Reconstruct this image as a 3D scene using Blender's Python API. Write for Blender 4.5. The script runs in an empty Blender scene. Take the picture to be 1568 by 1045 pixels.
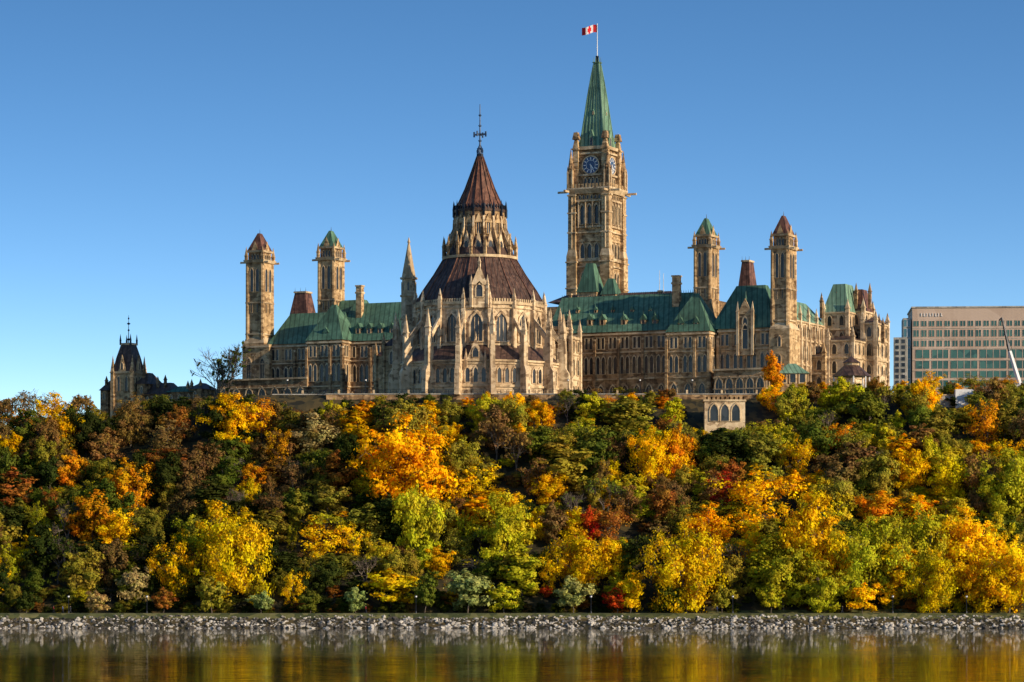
import bpy, math, random
import numpy as np
from mathutils import Vector, noise
random.seed(7)
R = np.random.RandomState(11)
scene = bpy.context.scene
CAMH = 8.0; FPX = 5000.0; HOR = 910.0; CX = 784.0
TH = math.radians(25.0); CS, SN = math.cos(TH), math.sin(TH)

# ------------------------------------------------------------------ materials
MATS = {}
def new_mat(name):
    m = bpy.data.materials.new(name); m.use_nodes = True
    nt = m.node_tree
    for n in list(nt.nodes): nt.nodes.remove(n)
    out = nt.nodes.new('ShaderNodeOutputMaterial')
    b = nt.nodes.new('ShaderNodeBsdfPrincipled')
    nt.links.new(b.outputs[0], out.inputs[0])
    MATS[name] = m
    return m, nt, b, out

def tex_mat(name, cols, scale=(1, 1, 1), rough=0.85, cell=1.1, streak=0.45, bump=0.3, metallic=0.0, seams=None, cellw=0.5, spec=0.3, big=0.0):
    m, nt, b, out = new_mat(name)
    N = nt.nodes; L = nt.links
    tc = N.new('ShaderNodeTexCoord')
    mp = N.new('ShaderNodeMapping'); mp.inputs['Scale'].default_value = scale
    L.new(tc.outputs['Object'], mp.inputs[0])
    vo = N.new('ShaderNodeTexVoronoi'); vo.inputs['Scale'].default_value = cell
    L.new(mp.outputs[0], vo.inputs['Vector'])
    sp = N.new('ShaderNodeSeparateColor'); L.new(vo.outputs['Color'], sp.inputs[0])
    n1 = N.new('ShaderNodeTexNoise'); n1.inputs['Scale'].default_value = 0.2; n1.inputs['Detail'].default_value = 8
    n1.inputs['Roughness'].default_value = 0.65
    L.new(tc.outputs['Object'], n1.inputs['Vector'])
    mp2 = N.new('ShaderNodeMapping'); mp2.inputs['Scale'].default_value = (1.6, 1.6, 0.12)
    L.new(tc.outputs['Object'], mp2.inputs[0])
    n2 = N.new('ShaderNodeTexNoise'); n2.inputs['Scale'].default_value = 0.7; n2.inputs['Detail'].default_value = 4
    L.new(mp2.outputs[0], n2.inputs['Vector'])
    a = N.new('ShaderNodeMix'); a.data_type = 'FLOAT'; a.inputs[0].default_value = cellw
    L.new(n1.outputs['Fac'], a.inputs[2]); L.new(sp.outputs[0], a.inputs[3])
    a2 = N.new('ShaderNodeMix'); a2.data_type = 'FLOAT'; a2.inputs[0].default_value = streak
    L.new(a.outputs[0], a2.inputs[2]); L.new(n2.outputs['Fac'], a2.inputs[3])
    cr = N.new('ShaderNodeValToRGB')
    e = cr.color_ramp.elements
    e[0].position = 0.32; e[0].color = (*cols[0], 1)
    e[1].position = 0.68; e[1].color = (*cols[2], 1)
    x = cr.color_ramp.elements.new(0.5); x.color = (*cols[1], 1)
    L.new(a2.outputs[0], cr.inputs[0])
    colout = cr.outputs[0]
    if big:
        n3 = N.new('ShaderNodeTexNoise'); n3.inputs['Scale'].default_value = 0.085; n3.inputs['Detail'].default_value = 5; n3.inputs['Roughness'].default_value = .6
        L.new(tc.outputs['Object'], n3.inputs['Vector'])
        r3 = N.new('ShaderNodeMapRange'); r3.inputs[1].default_value = .46; r3.inputs[2].default_value = .66; r3.inputs[3].default_value = 0; r3.inputs[4].default_value = big
        L.new(n3.outputs['Fac'], r3.inputs[0])
        mb_ = N.new('ShaderNodeMix'); mb_.data_type = 'RGBA'; mb_.blend_type = 'MULTIPLY'; mb_.inputs[7].default_value = (.46, .40, .36, 1)
        L.new(r3.outputs[0], mb_.inputs[0]); L.new(colout, mb_.inputs[6]); colout = mb_.outputs[2]
    if seams:
        se = N.new('ShaderNodeSeparateXYZ'); L.new(tc.outputs['Object'], se.inputs[0])
        ad = N.new('ShaderNodeMath'); ad.operation = 'MULTIPLY_ADD'; ad.inputs[1].default_value = 0.37
        L.new(se.outputs[1], ad.inputs[0]); L.new(se.outputs[0], ad.inputs[2])
        mo = N.new('ShaderNodeMath'); mo.operation = 'PINGPONG'; mo.inputs[1].default_value = seams
        L.new(ad.outputs[0], mo.inputs[0])
        lt = N.new('ShaderNodeMath'); lt.operation = 'LESS_THAN'; lt.inputs[1].default_value = 0.16
        L.new(mo.outputs[0], lt.inputs[0])
        mm = N.new('ShaderNodeMix'); mm.data_type = 'RGBA'; mm.blend_type = 'MULTIPLY'
        mm.inputs[7].default_value = (0.55, 0.55, 0.55, 1)
        L.new(lt.outputs[0], mm.inputs[0]); L.new(colout, mm.inputs[6]); colout = mm.outputs[2]
    L.new(colout, b.inputs['Base Color'])
    b.inputs['Roughness'].default_value = rough; b.inputs['Metallic'].default_value = metallic
    b.inputs['Specular IOR Level'].default_value = spec
    if bump:
        bp = N.new('ShaderNodeBump'); bp.inputs['Strength'].default_value = bump; bp.inputs['Distance'].default_value = 0.25
        L.new(a.outputs[0], bp.inputs['Height']); L.new(bp.outputs[0], b.inputs['Normal'])
    return m

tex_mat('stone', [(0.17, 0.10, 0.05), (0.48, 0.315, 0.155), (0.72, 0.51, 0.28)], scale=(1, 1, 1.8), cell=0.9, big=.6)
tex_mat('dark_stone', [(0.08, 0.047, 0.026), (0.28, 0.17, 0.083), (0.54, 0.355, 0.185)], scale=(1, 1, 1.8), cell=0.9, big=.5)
tex_mat('trim', [(0.32, 0.225, 0.13), (0.60, 0.44, 0.26), (0.76, 0.59, 0.37)], cell=0.6, big=.5)
tex_mat('pale_stone', [(0.24, 0.155, 0.09), (0.66, 0.49, 0.30), (0.82, 0.65, 0.43)], scale=(1, 1, 1.5), cell=0.8, big=.6)
tex_mat('copper', [(0.05, 0.10, 0.066), (0.082, 0.175, 0.112), (0.14, 0.265, 0.175)], cell=0.25, rough=0.75, seams=0.75, bump=0.1, cellw=0.3, big=.35)
tex_mat('pale_copper', [(0.11, 0.20, 0.135), (0.17, 0.295, 0.20), (0.27, 0.42, 0.29)], cell=0.3, rough=0.7, seams=0.6, bump=0.1, cellw=0.3, big=.2)
tex_mat('slate', [(0.045, 0.026, 0.019), (0.085, 0.048, 0.034), (0.14, 0.082, 0.058)], cell=1.2, rough=0.5, seams=0.8, bump=0.15)
tex_mat('red_slate', [(0.08, 0.036, 0.023), (0.145, 0.063, 0.04), (0.24, 0.11, 0.066)], cell=1.2, rough=0.55, seams=0.7, bump=0.15)
tex_mat('iron', [(0.012, 0.014, 0.02), (0.02, 0.024, 0.035), (0.04, 0.045, 0.06)], rough=0.45, metallic=0.4, bump=0)
tex_mat('iron_blue', [(0.03, 0.06, 0.12), (0.05, 0.09, 0.17), (0.1, 0.14, 0.22)], rough=0.45, bump=0)
tex_mat('concrete', [(0.22, 0.205, 0.18), (0.34, 0.32, 0.28), (0.48, 0.45, 0.40)], cell=0.5)
tex_mat('panel', [(0.44, 0.32, 0.25), (0.50, 0.375, 0.295), (0.55, 0.42, 0.34)], cell=0.15, bump=0.0, streak=0.3)
tex_mat('white', [(0.62, 0.62, 0.62), (0.75, 0.75, 0.75), (0.82, 0.82, 0.82)], bump=0)
tex_mat('red_cloth', [(0.5, 0.01, 0.015), (0.62, 0.015, 0.02), (0.7, 0.03, 0.03)], bump=0)
tex_mat('white_cloth', [(0.7, 0.7, 0.7), (0.78, 0.78, 0.78), (0.82, 0.82, 0.82)], bump=0)
tex_mat('asphalt', [(0.06, 0.06, 0.056), (0.10, 0.097, 0.09), (0.15, 0.145, 0.13)], cell=0.5)
tex_mat('rock', [(0.07, 0.062, 0.052), (0.27, 0.245, 0.21), (0.52, 0.475, 0.41)], cell=0.75, streak=0.1, cellw=0.8, bump=0.6)
tex_mat('bark', [(0.06, 0.046, 0.034), (0.13, 0.10, 0.078), (0.23, 0.19, 0.15)], cell=2.0)
tex_mat('clothes_dark', [(0.02, 0.02, 0.03), (0.03, 0.035, 0.05), (0.05, 0.05, 0.07)], bump=0)
tex_mat('clothes_red', [(0.3, 0.03, 0.03), (0.4, 0.04, 0.04), (0.5, 0.06, 0.05)], bump=0)
tex_mat('clothes_blue', [(0.05, 0.1, 0.3), (0.07, 0.14, 0.36), (0.1, 0.2, 0.42)], bump=0)
tex_mat('skin', [(0.4, 0.25, 0.18), (0.5, 0.32, 0.24), (0.55, 0.36, 0.27)], bump=0)
def glass_mat(name, c1, c2, rough=0.12):
    m, nt, b, out = new_mat(name)
    N = nt.nodes; L = nt.links
    tc = N.new('ShaderNodeTexCoord'); vo = N.new('ShaderNodeTexVoronoi'); vo.inputs['Scale'].default_value = 0.35
    L.new(tc.outputs['Object'], vo.inputs['Vector'])
    sp = N.new('ShaderNodeSeparateColor'); L.new(vo.outputs['Color'], sp.inputs[0])
    mx = N.new('ShaderNodeMix'); mx.data_type = 'RGBA'
    mx.inputs[6].default_value = (*c1, 1); mx.inputs[7].default_value = (*c2, 1)
    L.new(sp.outputs[0], mx.inputs[0]); L.new(mx.outputs[2], b.inputs['Base Color'])
    b.inputs['Roughness'].default_value = rough
glass_mat('glass', (0.008, 0.009, 0.012), (0.04, 0.042, 0.048), .2)
glass_mat('green_glass', (0.015, 0.06, 0.052), (0.06, 0.16, 0.13), 0.15)
glass_mat('blue_glass', (0.04, 0.12, 0.15), (0.08, 0.2, 0.24), 0.1)
glass_mat('clock_blue', (0.03, 0.07, 0.16), (0.04, 0.09, 0.2), 0.4)

def leaf_mat():
    m, nt, b, out = new_mat('leaf')
    N = nt.nodes; L = nt.links
    nt.nodes.remove(b)
    oi = N.new('ShaderNodeObjectInfo')
    at = N.new('ShaderNodeAttribute'); at.attribute_name = 'tint'
    sp = N.new('ShaderNodeSeparateColor'); L.new(at.outputs['Color'], sp.inputs[0])
    hs = N.new('ShaderNodeHueSaturation')
    h = N.new('ShaderNodeMath'); h.operation = 'MULTIPLY_ADD'; h.inputs[1].default_value = 0.06; h.inputs[2].default_value = 0.472
    L.new(sp.outputs[1], h.inputs[0]); L.new(h.outputs[0], hs.inputs['Hue'])
    v = N.new('ShaderNodeMath'); v.operation = 'MULTIPLY_ADD'; v.inputs[1].default_value = 1.3; v.inputs[2].default_value = 0.38
    L.new(sp.outputs[0], v.inputs[0]); L.new(v.outputs[0], hs.inputs['Value'])
    L.new(oi.outputs['Color'], hs.inputs['Color'])
    d = N.new('ShaderNodeBsdfDiffuse'); t = N.new('ShaderNodeBsdfTranslucent')
    L.new(hs.outputs[0], d.inputs[0]); L.new(hs.outputs[0], t.inputs[0])
    ms = N.new('ShaderNodeMixShader'); ms.inputs[0].default_value = 0.28
    L.new(d.outputs[0], ms.inputs[1]); L.new(t.outputs[0], ms.inputs[2]); L.new(ms.outputs[0], out.inputs[0])
leaf_mat()

# ------------------------------------------------------------------ mesh builder
def empty(name, loc=(0, 0, 0), rot=0.0):
    e = bpy.data.objects.new(name, None); scene.collection.objects.link(e)
    e.location = loc; e.rotation_euler = (0, 0, rot); e.empty_display_size = 2
    return e

class MB:
    def __init__(s): s.V = []; s.F = []; s.M = []
    def poly(s, pts, m):
        i = len(s.V); s.V.extend([tuple(p) for p in pts]); s.F.append(tuple(range(i, i + len(pts)))); s.M.append(m)
    def loft(s, a, b, m, cap_a=False, cap_b=False):
        n = len(a); i = len(s.V); s.V.extend([tuple(p) for p in a]); s.V.extend([tuple(p) for p in b])
        for k in range(n):
            k2 = (k + 1) % n
            s.F.append((i + k, i + k2, i + n + k2, i + n + k)); s.M.append(m)
        if cap_a: s.F.append(tuple(reversed(range(i, i + n)))); s.M.append(m)
        if cap_b: s.F.append(tuple(range(i + n, i + 2 * n))); s.M.append(m)
    def box(s, u0, u1, v0, v1, z0, z1, m):
        a = [(u0, v0, z0), (u1, v0, z0), (u1, v1, z0), (u0, v1, z0)]
        b = [(p[0], p[1], z1) for p in a]
        s.loft(a, b, m, True, True)
    def fr(s, cx, cy, r0, z0, r1, z1, n, m, rot=0.0, cap=True):
        r1 = max(r1, 0.01)
        a = [(cx + r0 * math.cos(rot + 2 * math.pi * k / n), cy + r0 * math.sin(rot + 2 * math.pi * k / n), z0) for k in range(n)]
        b = [(cx + r1 * math.cos(rot + 2 * math.pi * k / n), cy + r1 * math.sin(rot + 2 * math.pi * k / n), z1) for k in range(n)]
        s.loft(a, b, m, cap, cap)
    def sq(s, cx, cy, h0, z0, h1, z1, m, hv0=None, hv1=None):
        hv0 = h0 if hv0 is None else hv0; hv1 = h1 if hv1 is None else hv1
        f = lambda h, g, z: [(cx - h, cy - g, z), (cx + h, cy - g, z), (cx + h, cy + g, z), (cx - h, cy + g, z)]
        s.loft(f(h0, hv0, z0), f(max(h1, .01), max(hv1, .01), z1), m, True, True)
    def hip(s, u0, u1, v0, v1, z0, z1, iu, iv, m, ov=0.4):
        a = [(u0 - ov, v0 - ov, z0), (u1 + ov, v0 - ov, z0), (u1 + ov, v1 + ov, z0), (u0 - ov, v1 + ov, z0)]
        b = [(u0 + iu, v0 + iv, z1), (u1 - iu, v0 + iv, z1), (u1 - iu, v1 - iv, z1), (u0 + iu, v1 - iv, z1)]
        s.loft(a, b, m, True, True)
    def pin(s, cx, cy, w, z0, z1, z2, m='trim', n=4):
        rot = math.pi / 4 if n == 4 else 0
        r = w / 2 * (1.414 if n == 4 else 1)
        s.fr(cx, cy, r, z0, r, z1, n, m, rot)
        s.fr(cx, cy, r * 1.3, z1, r * 1.3, z1 + w * .25, n, m, rot)
        s.fr(cx, cy, r * 1.02, z1 + w * .25, 0.02, z2, n, m, rot)
    def obox(s, c, hdir, a, b, z0, z1, m):
        hx, hy = hdir; nx, ny = -hy, hx
        P = [(c[0] + sx * a * hx + sy * b * nx, c[1] + sx * a * hy + sy * b * ny) for sx, sy in ((-1, -1), (1, -1), (1, 1), (-1, 1))]
        s.loft([(p[0], p[1], z0) for p in P], [(p[0], p[1], z1) for p in P], m, True, True)
    def rslab(s, c, ang, prof, th, m):
        cx, cy = math.cos(ang), math.sin(ang); nx, ny = -cy, cx
        A = [(c[0] + r * cx + th / 2 * nx, c[1] + r * cy + th / 2 * ny, z) for r, z in prof]
        B = [(c[0] + r * cx - th / 2 * nx, c[1] + r * cy - th / 2 * ny, z) for r, z in prof]
        s.loft(A, B, m, True, True)
    def window(s, face, sc, z0, w, h, arch=True, fw=0.28, e=0.22, mull=0, glass='glass', trim='trim'):
        (ax, ay), (dx, dy) = face; nx, ny = dy, -dx
        def P(sx, zz, o): return (ax + dx * (sc + sx) + nx * o, ay + dy * (sc + sx) + ny * o, z0 + zz)
        def shape(g):
            ww = w / 2 + g
            if arch:
                hh = h + g * 1.6; sp = h - w * .85
                return [(-ww, -g * .5), (ww, -g * .5), (ww, sp), (ww * .72, sp + (hh - sp) * .55), (0, hh), (-ww * .72, sp + (hh - sp) * .55), (-ww, sp)]
            return [(-ww, -g), (ww, -g), (ww, h + g), (-ww, h + g)]
        I, O = shape(0), shape(fw); n = len(I)
        s.poly([P(x, z, 0.04) for x, z in I], glass)
        for k in range(n):
            k2 = (k + 1) % n
            s.poly([P(*I[k], e), P(*I[k2], e), P(*O[k2], e), P(*O[k], e)][::-1], trim)
            s.poly([P(*I[k], 0.04), P(*I[k2], 0.04), P(*I[k2], e), P(*I[k], e)], trim)
            s.poly([P(*O[k], e), P(*O[k2], e), P(*O[k2], 0.0), P(*O[k], 0.0)][::-1], trim)
        for j in range(mull):
            xx = -w / 2 + w * (j + 1) / (mull + 1)
            t = 0.09; hz = h * (0.86 if arch else 1)
            s.poly([P(xx - t, 0, .12), P(xx + t, 0, .12), P(xx + t, hz, .12), P(xx - t, hz, .12)], trim)
    def band(s, face, s0, s1, z, hgt, e, m='trim'):
        (ax, ay), (dx, dy) = face; nx, ny = dy, -dx
        def P(a, o, zz): return (ax + dx * a + nx * o, ay + dy * a + ny * o, zz)
        a = [P(s0, -0.1, z), P(s0, e, z), P(s1, e, z), P(s1, -0.1, z)]
        s.loft(a, [(p[0], p[1], z + hgt) for p in a], m, True, True)
    def build(s, parent, names=None, prefix=''):
        names = names or {}
        for m in sorted(set(s.M)):
            idx = [i for i, q in enumerate(s.M) if q == m]
            used = {}; vs = []; fs = []
            for i in idx:
                f = []
                for v in s.F[i]:
                    if v not in used: used[v] = len(vs); vs.append(s.V[v])
                    f.append(used[v])
                fs.append(f)
            nm = prefix + names.get(m, m)
            me = bpy.data.meshes.new(nm); me.from_pydata(vs, [], fs); me.materials.append(MATS[m]); me.update()
            o = bpy.data.objects.new(nm, me); scene.collection.objects.link(o)
            if parent: o.parent = parent
            fix_normals(me)
        return
def fix_normals(me):
    import bmesh
    bm = bmesh.new(); bm.from_mesh(me)
    bmesh.ops.recalc_face_normals(bm, faces=bm.faces); bm.to_mesh(me); bm.free()

NAMES = dict(stone='walls', dark_stone='weathered_walls', trim='stone_trim', pale_stone='dressed_stone', glass='windows', copper='copper_roof',
             pale_copper='pale_copper_roof', slate='slate_roof', red_slate='red_roof', iron='ironwork', iron_blue='finial', white='white_stone')

# survey helpers: bearing (tick) + depth plane in the Centre Block frame -> metres
def U(px, v=0.0):
    k = (px - CX) / FPX
    return (k * (900 + v * CS) - v * SN) / (CS + k * SN)
def D(u, v): return 900 - u * SN + v * CS
def Zd(py, d): return CAMH + (HOR - py) * d / FPX
def Z(py, px, v=0.0): return Zd(py, D(U(px, v), v))
GROUND = 59.5

def block(mb, pxa, pxb, v0, v1, pyt, wall='stone', z0=GROUND, side=True, bay=3.7, floors=((.05, .26, 1.7, True), (.42, .66, 1.35, True), (.77, .92, 1.1, False)), pair=True, butt=True):
    u0, u1 = U(pxa, v0), U(pxb, v0)
    zt = Zd(pyt, D((u0 + u1) / 2, v0)); h = zt - z0
    mb.box(u0, u1, v0, v1, z0, zt, wall)
    faces = [((u0, v0), (1, 0), u1 - u0)]
    if side: faces.append(((u1, v0), (0, 1), v1 - v0))
    for o, dr, ln in faces:
        fc = (o, dr); n = max(1, round(ln / bay)); b = ln / n
        for f0, f1, w, ar in floors:
            for k in range(n):
                c = (k + .5) * b
                hh = (f1 - f0) * h
                if pair and f0 > .3:
                    for q in (-.62, .62): mb.window(fc, c + q * w * .95, z0 + f0 * h, w * .72, hh, ar, fw=.2)
                else: mb.window(fc, c, z0 + f0 * h, w, hh, ar, mull=1)
        for zz, hh, ee in ((.34, .35, .25), (.71, .3, .22), (.955, .5, .4)):
            mb.band(fc, -.15, ln + .15, z0 + zz * h, hh, ee)
        if butt:
            for k in range(n + 1):
                if k % 2 == 0 or k == n:
                    mb.band(fc, k * b - .35, k * b + .35, z0, h * .88, .55, wall)
                    mb.band(fc, k * b - .3, k * b + .3, z0 + h * .88, .5, .35, 'trim')
    return u0, u1, zt

def dormer(mb, u, v, z, w, h, roof='copper', depth=3.0):
    mb.box(u - w / 2, u + w / 2, v, v + depth, z, z + h * .55, 'stone')
    mb.window(((u - w / 2, v), (1, 0)), w / 2, z + h * .08, w * .5, h * .5, True, fw=.12, e=.1)
    A = [(u - w * .65, v - .2, z + h * .5), (u + w * .65, v - .2, z + h * .5), (u, v - .2, z + h)]
    Bq = [(a[0], v + depth, a[2]) for a in A]
    mb.loft(A, Bq, roof, True, True)
    mb.fr(u, v - .1, .1, z + h, .02, z + h + .9, 4, roof)

def gable_wall(mb, face, sc, w, z0, z1, th, m='trim'):
    (ax, ay), (dx, dy) = face; nx, ny = dy, -dx
    def P(a, o, zz): return (ax + dx * a + nx * o, ay + dy * a + ny * o, zz)
    A = [P(sc - w / 2, th, z0), P(sc + w / 2, th, z0), P(sc, th, z1)]
    B = [P(sc - w / 2, -.2, z0), P(sc + w / 2, -.2, z0), P(sc, -.2, z1)]
    mb.loft(A, B, m, True, True)

# ------------------------------------------------------------------ CENTRE BLOCK
cb = empty('parliament_centre_block', (0, 900, 0), -TH)
m = MB()
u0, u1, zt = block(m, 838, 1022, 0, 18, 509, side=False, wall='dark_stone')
m.hip(u0, u1 + 4, 0, 22, zt, Z(453, 940, 10), 0, 10, 'copper')
for k in range(60):
    uu = u0 + (u1 - u0 + 4) * k / 60; zz = Z(453, 940, 10)
    m.fr(uu, 10, .09, zz, .02, zz + .8, 3, 'iron')
for px in (868, 903, 922, 955, 985, 1003):
    dormer(m, U(px, 1.6), 1.6, Z(499, px, 1.6), 1.7, 3.2)
for px in (884, 912, 938, 968, 996):
    dormer(m, U(px, 5.2), 5.2, Z(480, px, 5.2), 1.0, 1.8, depth=2)
u0, u1, zt = block(m, 1021, 1086, -4, 8, 508)
m.hip(u0, u1, -4, 8, zt, Z(450, 1060, 2), (u1 - u0) / 2 - .6, 5.6, 'copper')
dormer(m, (u0 + u1) / 2 - 2.4, -3.2, zt + .6, 1.7, 3.4); dormer(m, (u0 + u1) / 2 + 2, -3.2, zt + .6, 1.7, 3.4)
u0, u1, zt = block(m, 1100, 1182, 0, 16, 503, side=False, floors=((.42, .66, 1.35, True), (.77, .92, 1.1, False)))
m.hip(u0 - 2, u1, 0, 16, zt, Z(438, 1150, 8), 4.5, 7, 'copper')
uc = U(1141, -1.2)
m.box(uc - 2.0, uc + 2.0, -1.2, 2, Z(545, 1141), Z(482, 1141), 'stone')
m.window(((uc - 2, -1.2), (1, 0)), 2, Z(535, 1141), 1.5, 6.5, True)
m.window(((uc - 2, -1.2), (1, 0)), 2, Z(505, 1141), 1.2, 3.2, True)
gable_wall(m, ((uc - 2, -1.2), (1, 0)), 2, 4.4, Z(482, 1141), Z(458, 1141), .2, 'stone')
for sx in (-2.1, 2.1): m.pin(uc + sx, -1.2, .7, Z(545, 1141), Z(478, 1141), Z(462, 1141))
m.pin(uc, -.6, .4, Z(466, 1141), Z(458, 1141), Z(446, 1141), 'pale_copper')
u0, u1, zt = block(m, 1093, 1172, -5, 0, 565, side=True, bay=3.1, floors=((.2, .72, 2.0, True),), butt=False)
for a, b, v, pt in ((843, 858, -10, 500), (862, 874, -14, 515)):
    u0, u1, zt = block(m, a, b, v, v + 6, pt, wall='pale_stone', bay=3, pair=False)
    for uu, vv in ((u0, v), (u1, v), (u1, v + 6)): m.pin(uu, vv, .9, GROUND, zt + 1.5, zt + 5, 'pale_stone')
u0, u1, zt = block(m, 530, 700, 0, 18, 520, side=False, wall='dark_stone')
m.hip(u0 - 3, u1, 0, 22, zt, Z(464, 580, 10), 0, 10, 'copper')
for px in (548, 565, 582, 600): dormer(m, U(px, 1.6), 1.6, Z(512, px, 1.6), 1.7, 3.2)
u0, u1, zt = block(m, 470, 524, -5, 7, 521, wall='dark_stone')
m.hip(u0, u1, -5, 7, zt, Z(467, 511, 1), (u1 - u0) / 2 - .6, 5.6, 'copper')
dormer(m, (u0 + u1) / 2, -4.2, zt + .6, 1.7, 3)
u0, u1, zt = block(m, 412, 472, 0, 14, 527, side=False, wall='dark_stone', floors=((.42, .66, 1.35, True), (.77, .92, 1.1, False)))
m.hip(u0, u1 + 12, 0, 14, zt, Z(481, 450, 7), 3.5, 6.4, 'copper')
m.hip(u1 - 2, u1 + 16, 4, 24, zt, Z(462, 500, 14), 5, 9, 'copper')
u0, u1, zt = block(m, 333, 470, -6, 4, 580, side=False, bay=4.2, floors=((.2, .72, 2.2, True),), wall='dark_stone', butt=False)
u0, u1, zt = block(m, 371, 412, -2, 6, 528, side=False, bay=4.2, pair=False, wall='stone', butt=False, floors=((.5, .8, 1.2, True),))
m.box(U(545, 20), U(1090, 20), 24, 58, GROUND, Z(470, 800, 20), 'dark_stone')
m.hip(U(850, 30), U(1040, 30), 26, 40, Z(462, 940, 30), Z(449, 940, 30), 3, 5, 'slate')
for px, t in ((1010, 414), (1016, 419), (1033, 428)): m.fr(U(px, 30), 30, .12, Z(452, px, 30), .06, Z(t, px, 30), 5, 'white')

def vent_tower(pxa, pxb, v, pys, pyr, pya, roof, dv=6.0):
    ua, ub = U(pxa, v), U(pxb, v); uc = (ua + ub) / 2; hu = (ub - ua) / 2; hv = dv / 2; vc = v + hv
    d = D(uc, vc); z = lambda p: Zd(p, d)
    zb = GROUND
    m.sq(uc, vc, hu, zb, hu, z(pys), 'stone', hv, hv)
    for sx in (-1, 1):
        for sy in (-1, 1):
            m.fr(uc + sx * hu * .92, vc + sy * hv * .92, .75, zb, .62, z(pys), 8, 'stone')
            m.pin(uc + sx * (hu + .1), vc + sy * (hv + .1), .75, z(pys), z(pyr + 6), z(pyr - 9), 'stone')
            m.obox((uc + sx * (hu + 1.1), vc + sy * (hv + .2)), (1, 0), .9, .14, z(pys + 1), z(pys - 2), 'trim')
    for zz in (pys + 62, pys + 110):
        m.sq(uc, vc, hu + .35, z(zz), hu + .35, z(zz) + .35, 'trim', hv + .35, hv + .35)
    m.sq(uc, vc, hu + .5, z(pys), hu + .8, z(pys) + .8, 'trim', hv + .5, hv + .8)
    m.sq(uc, vc, hu - .35, z(pys) + .8, hu - .35, z(pyr), 'dark_stone', hv - .35, hv - .35)
    m.sq(uc, vc, hu + .1, z(pyr), hu + .25, z(pyr) + .5, 'trim', hv + .1, hv + .25)
    m.sq(uc, vc, hu - .05, z(pyr) + .5, .25, z(pya), roof, hv - .05, .9)
    m.fr(uc, vc, .12, z(pya), .03, z(pya) + 1.2, 4, 'iron')
    for (o, dr, ln) in (((uc - hu, v), (1, 0), 2 * hu), ((uc + hu, v), (0, 1), dv)):
        for q in (-.18, .18):
            m.window((o, dr), ln / 2 + q * ln, z(pys + 44), ln * .2, 6.6, True, fw=.16)
            m.window((o, dr), ln / 2 + q * ln, z(pys + 76), ln * .07, 2.4, False, fw=.1)
        for q in (-.22, 0, .22):
            oo = (o[0] + (.36 if dr[0] else -.35), o[1] + (.35 if dr[0] else .36))
            m.window((oo, dr), (ln - .7) / 2 + q * (ln - .7), z(pys) + 1.0, ln * .12, z(pyr) - z(pys) - 1.6, True, fw=.1)
        gable_wall(m, (o, dr), ln / 2, ln * .45, z(pyr) + .4, z(pyr) + 3.2, -.1, 'stone')
vent_tower(1182, 1206, -1, 383, 363, 331, 'red_slate')
vent_tower(1064, 1087, 9, 381, 364, 335, 'copper')
vent_tower(378, 402, -1, 404, 388, 358, 'red_slate')
vent_tower(488, 511, 9, 400, 382, 354, 'copper')
for a, b, p in ((1178, 1209, 505), (372, 404, 527)):
    ua, ub = U(a, -1.8), U(b, -1.8)
    m.box(ua, ub, -1.8, 6, GROUND, Z(p, a, 0), 'stone')
    m.loft([(ua, -1.8, Z(p, a)), (ub, -1.8, Z(p, a)), (ub, 6, Z(p, a)), (ua, 6, Z(p, a))],
           [(ua + .7, -1, Z(p - 9, a)), (ub - .6, -1, Z(p - 9, a)), (ub - .6, 5, Z(p - 9, a)), (ua + .7, 5, Z(p - 9, a))], 'trim', False, True)
    for pz in (590, 560, 532):
        if pz > p + 20: m.window(((ua, -1.8), (1, 0)), (ub - ua) / 2, Z(pz, a), .7, 2.6, True, fw=.2)
for px, t, b, w, v in ((1034, 424, 478, 1.9, 6), (549, 439, 485, 1.7, 6), (1010, 447, 460, .8, 10), (872, 452, 462, .8, 10)):
    uc = U(px, v); zt = Z(t, px, v); zb = Z(b, px, v) - 6
    m.box(uc - w / 2, uc + w / 2, v, v + w, zb, zt, 'stone')
    m.box(uc - w / 2 - .2, uc + w / 2 + .2, v - .2, v + w + .2, zt - 2.0, zt - 1.5, 'trim')
    m.box(uc - w / 2 - .2, uc + w / 2 + .2, v - .2, v + w + .2, zt, zt + .4, 'trim')
for a, b, t, mid, v in ((443, 470, 449, 462, 25), (1130, 1148, 401, 425, 34)):
    ua, ub = U(a, v), U(b, v); uc = (ua + ub) / 2; h = (ub - ua) / 2; zz = Z(t, a, v)
    m.sq(uc, v + 3, h, GROUND, h, Z(mid + 30, a, v), 'dark_stone', 3, 3)
    m.sq(uc, v + 3, h + .3, Z(mid + 30, a, v), h * .6, zz, 'red_slate', 3.2, 1.8)
    m.sq(uc, v + 3, h * .7, zz, h * .7, zz + .5, 'trim', 2, 2)
    for q in (-.6, 0, .6): m.fr(uc + q * h, v + 1.4, .1, zz, .02, zz + 1.6, 4, 'iron')
uw = U(1222, 8)
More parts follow.
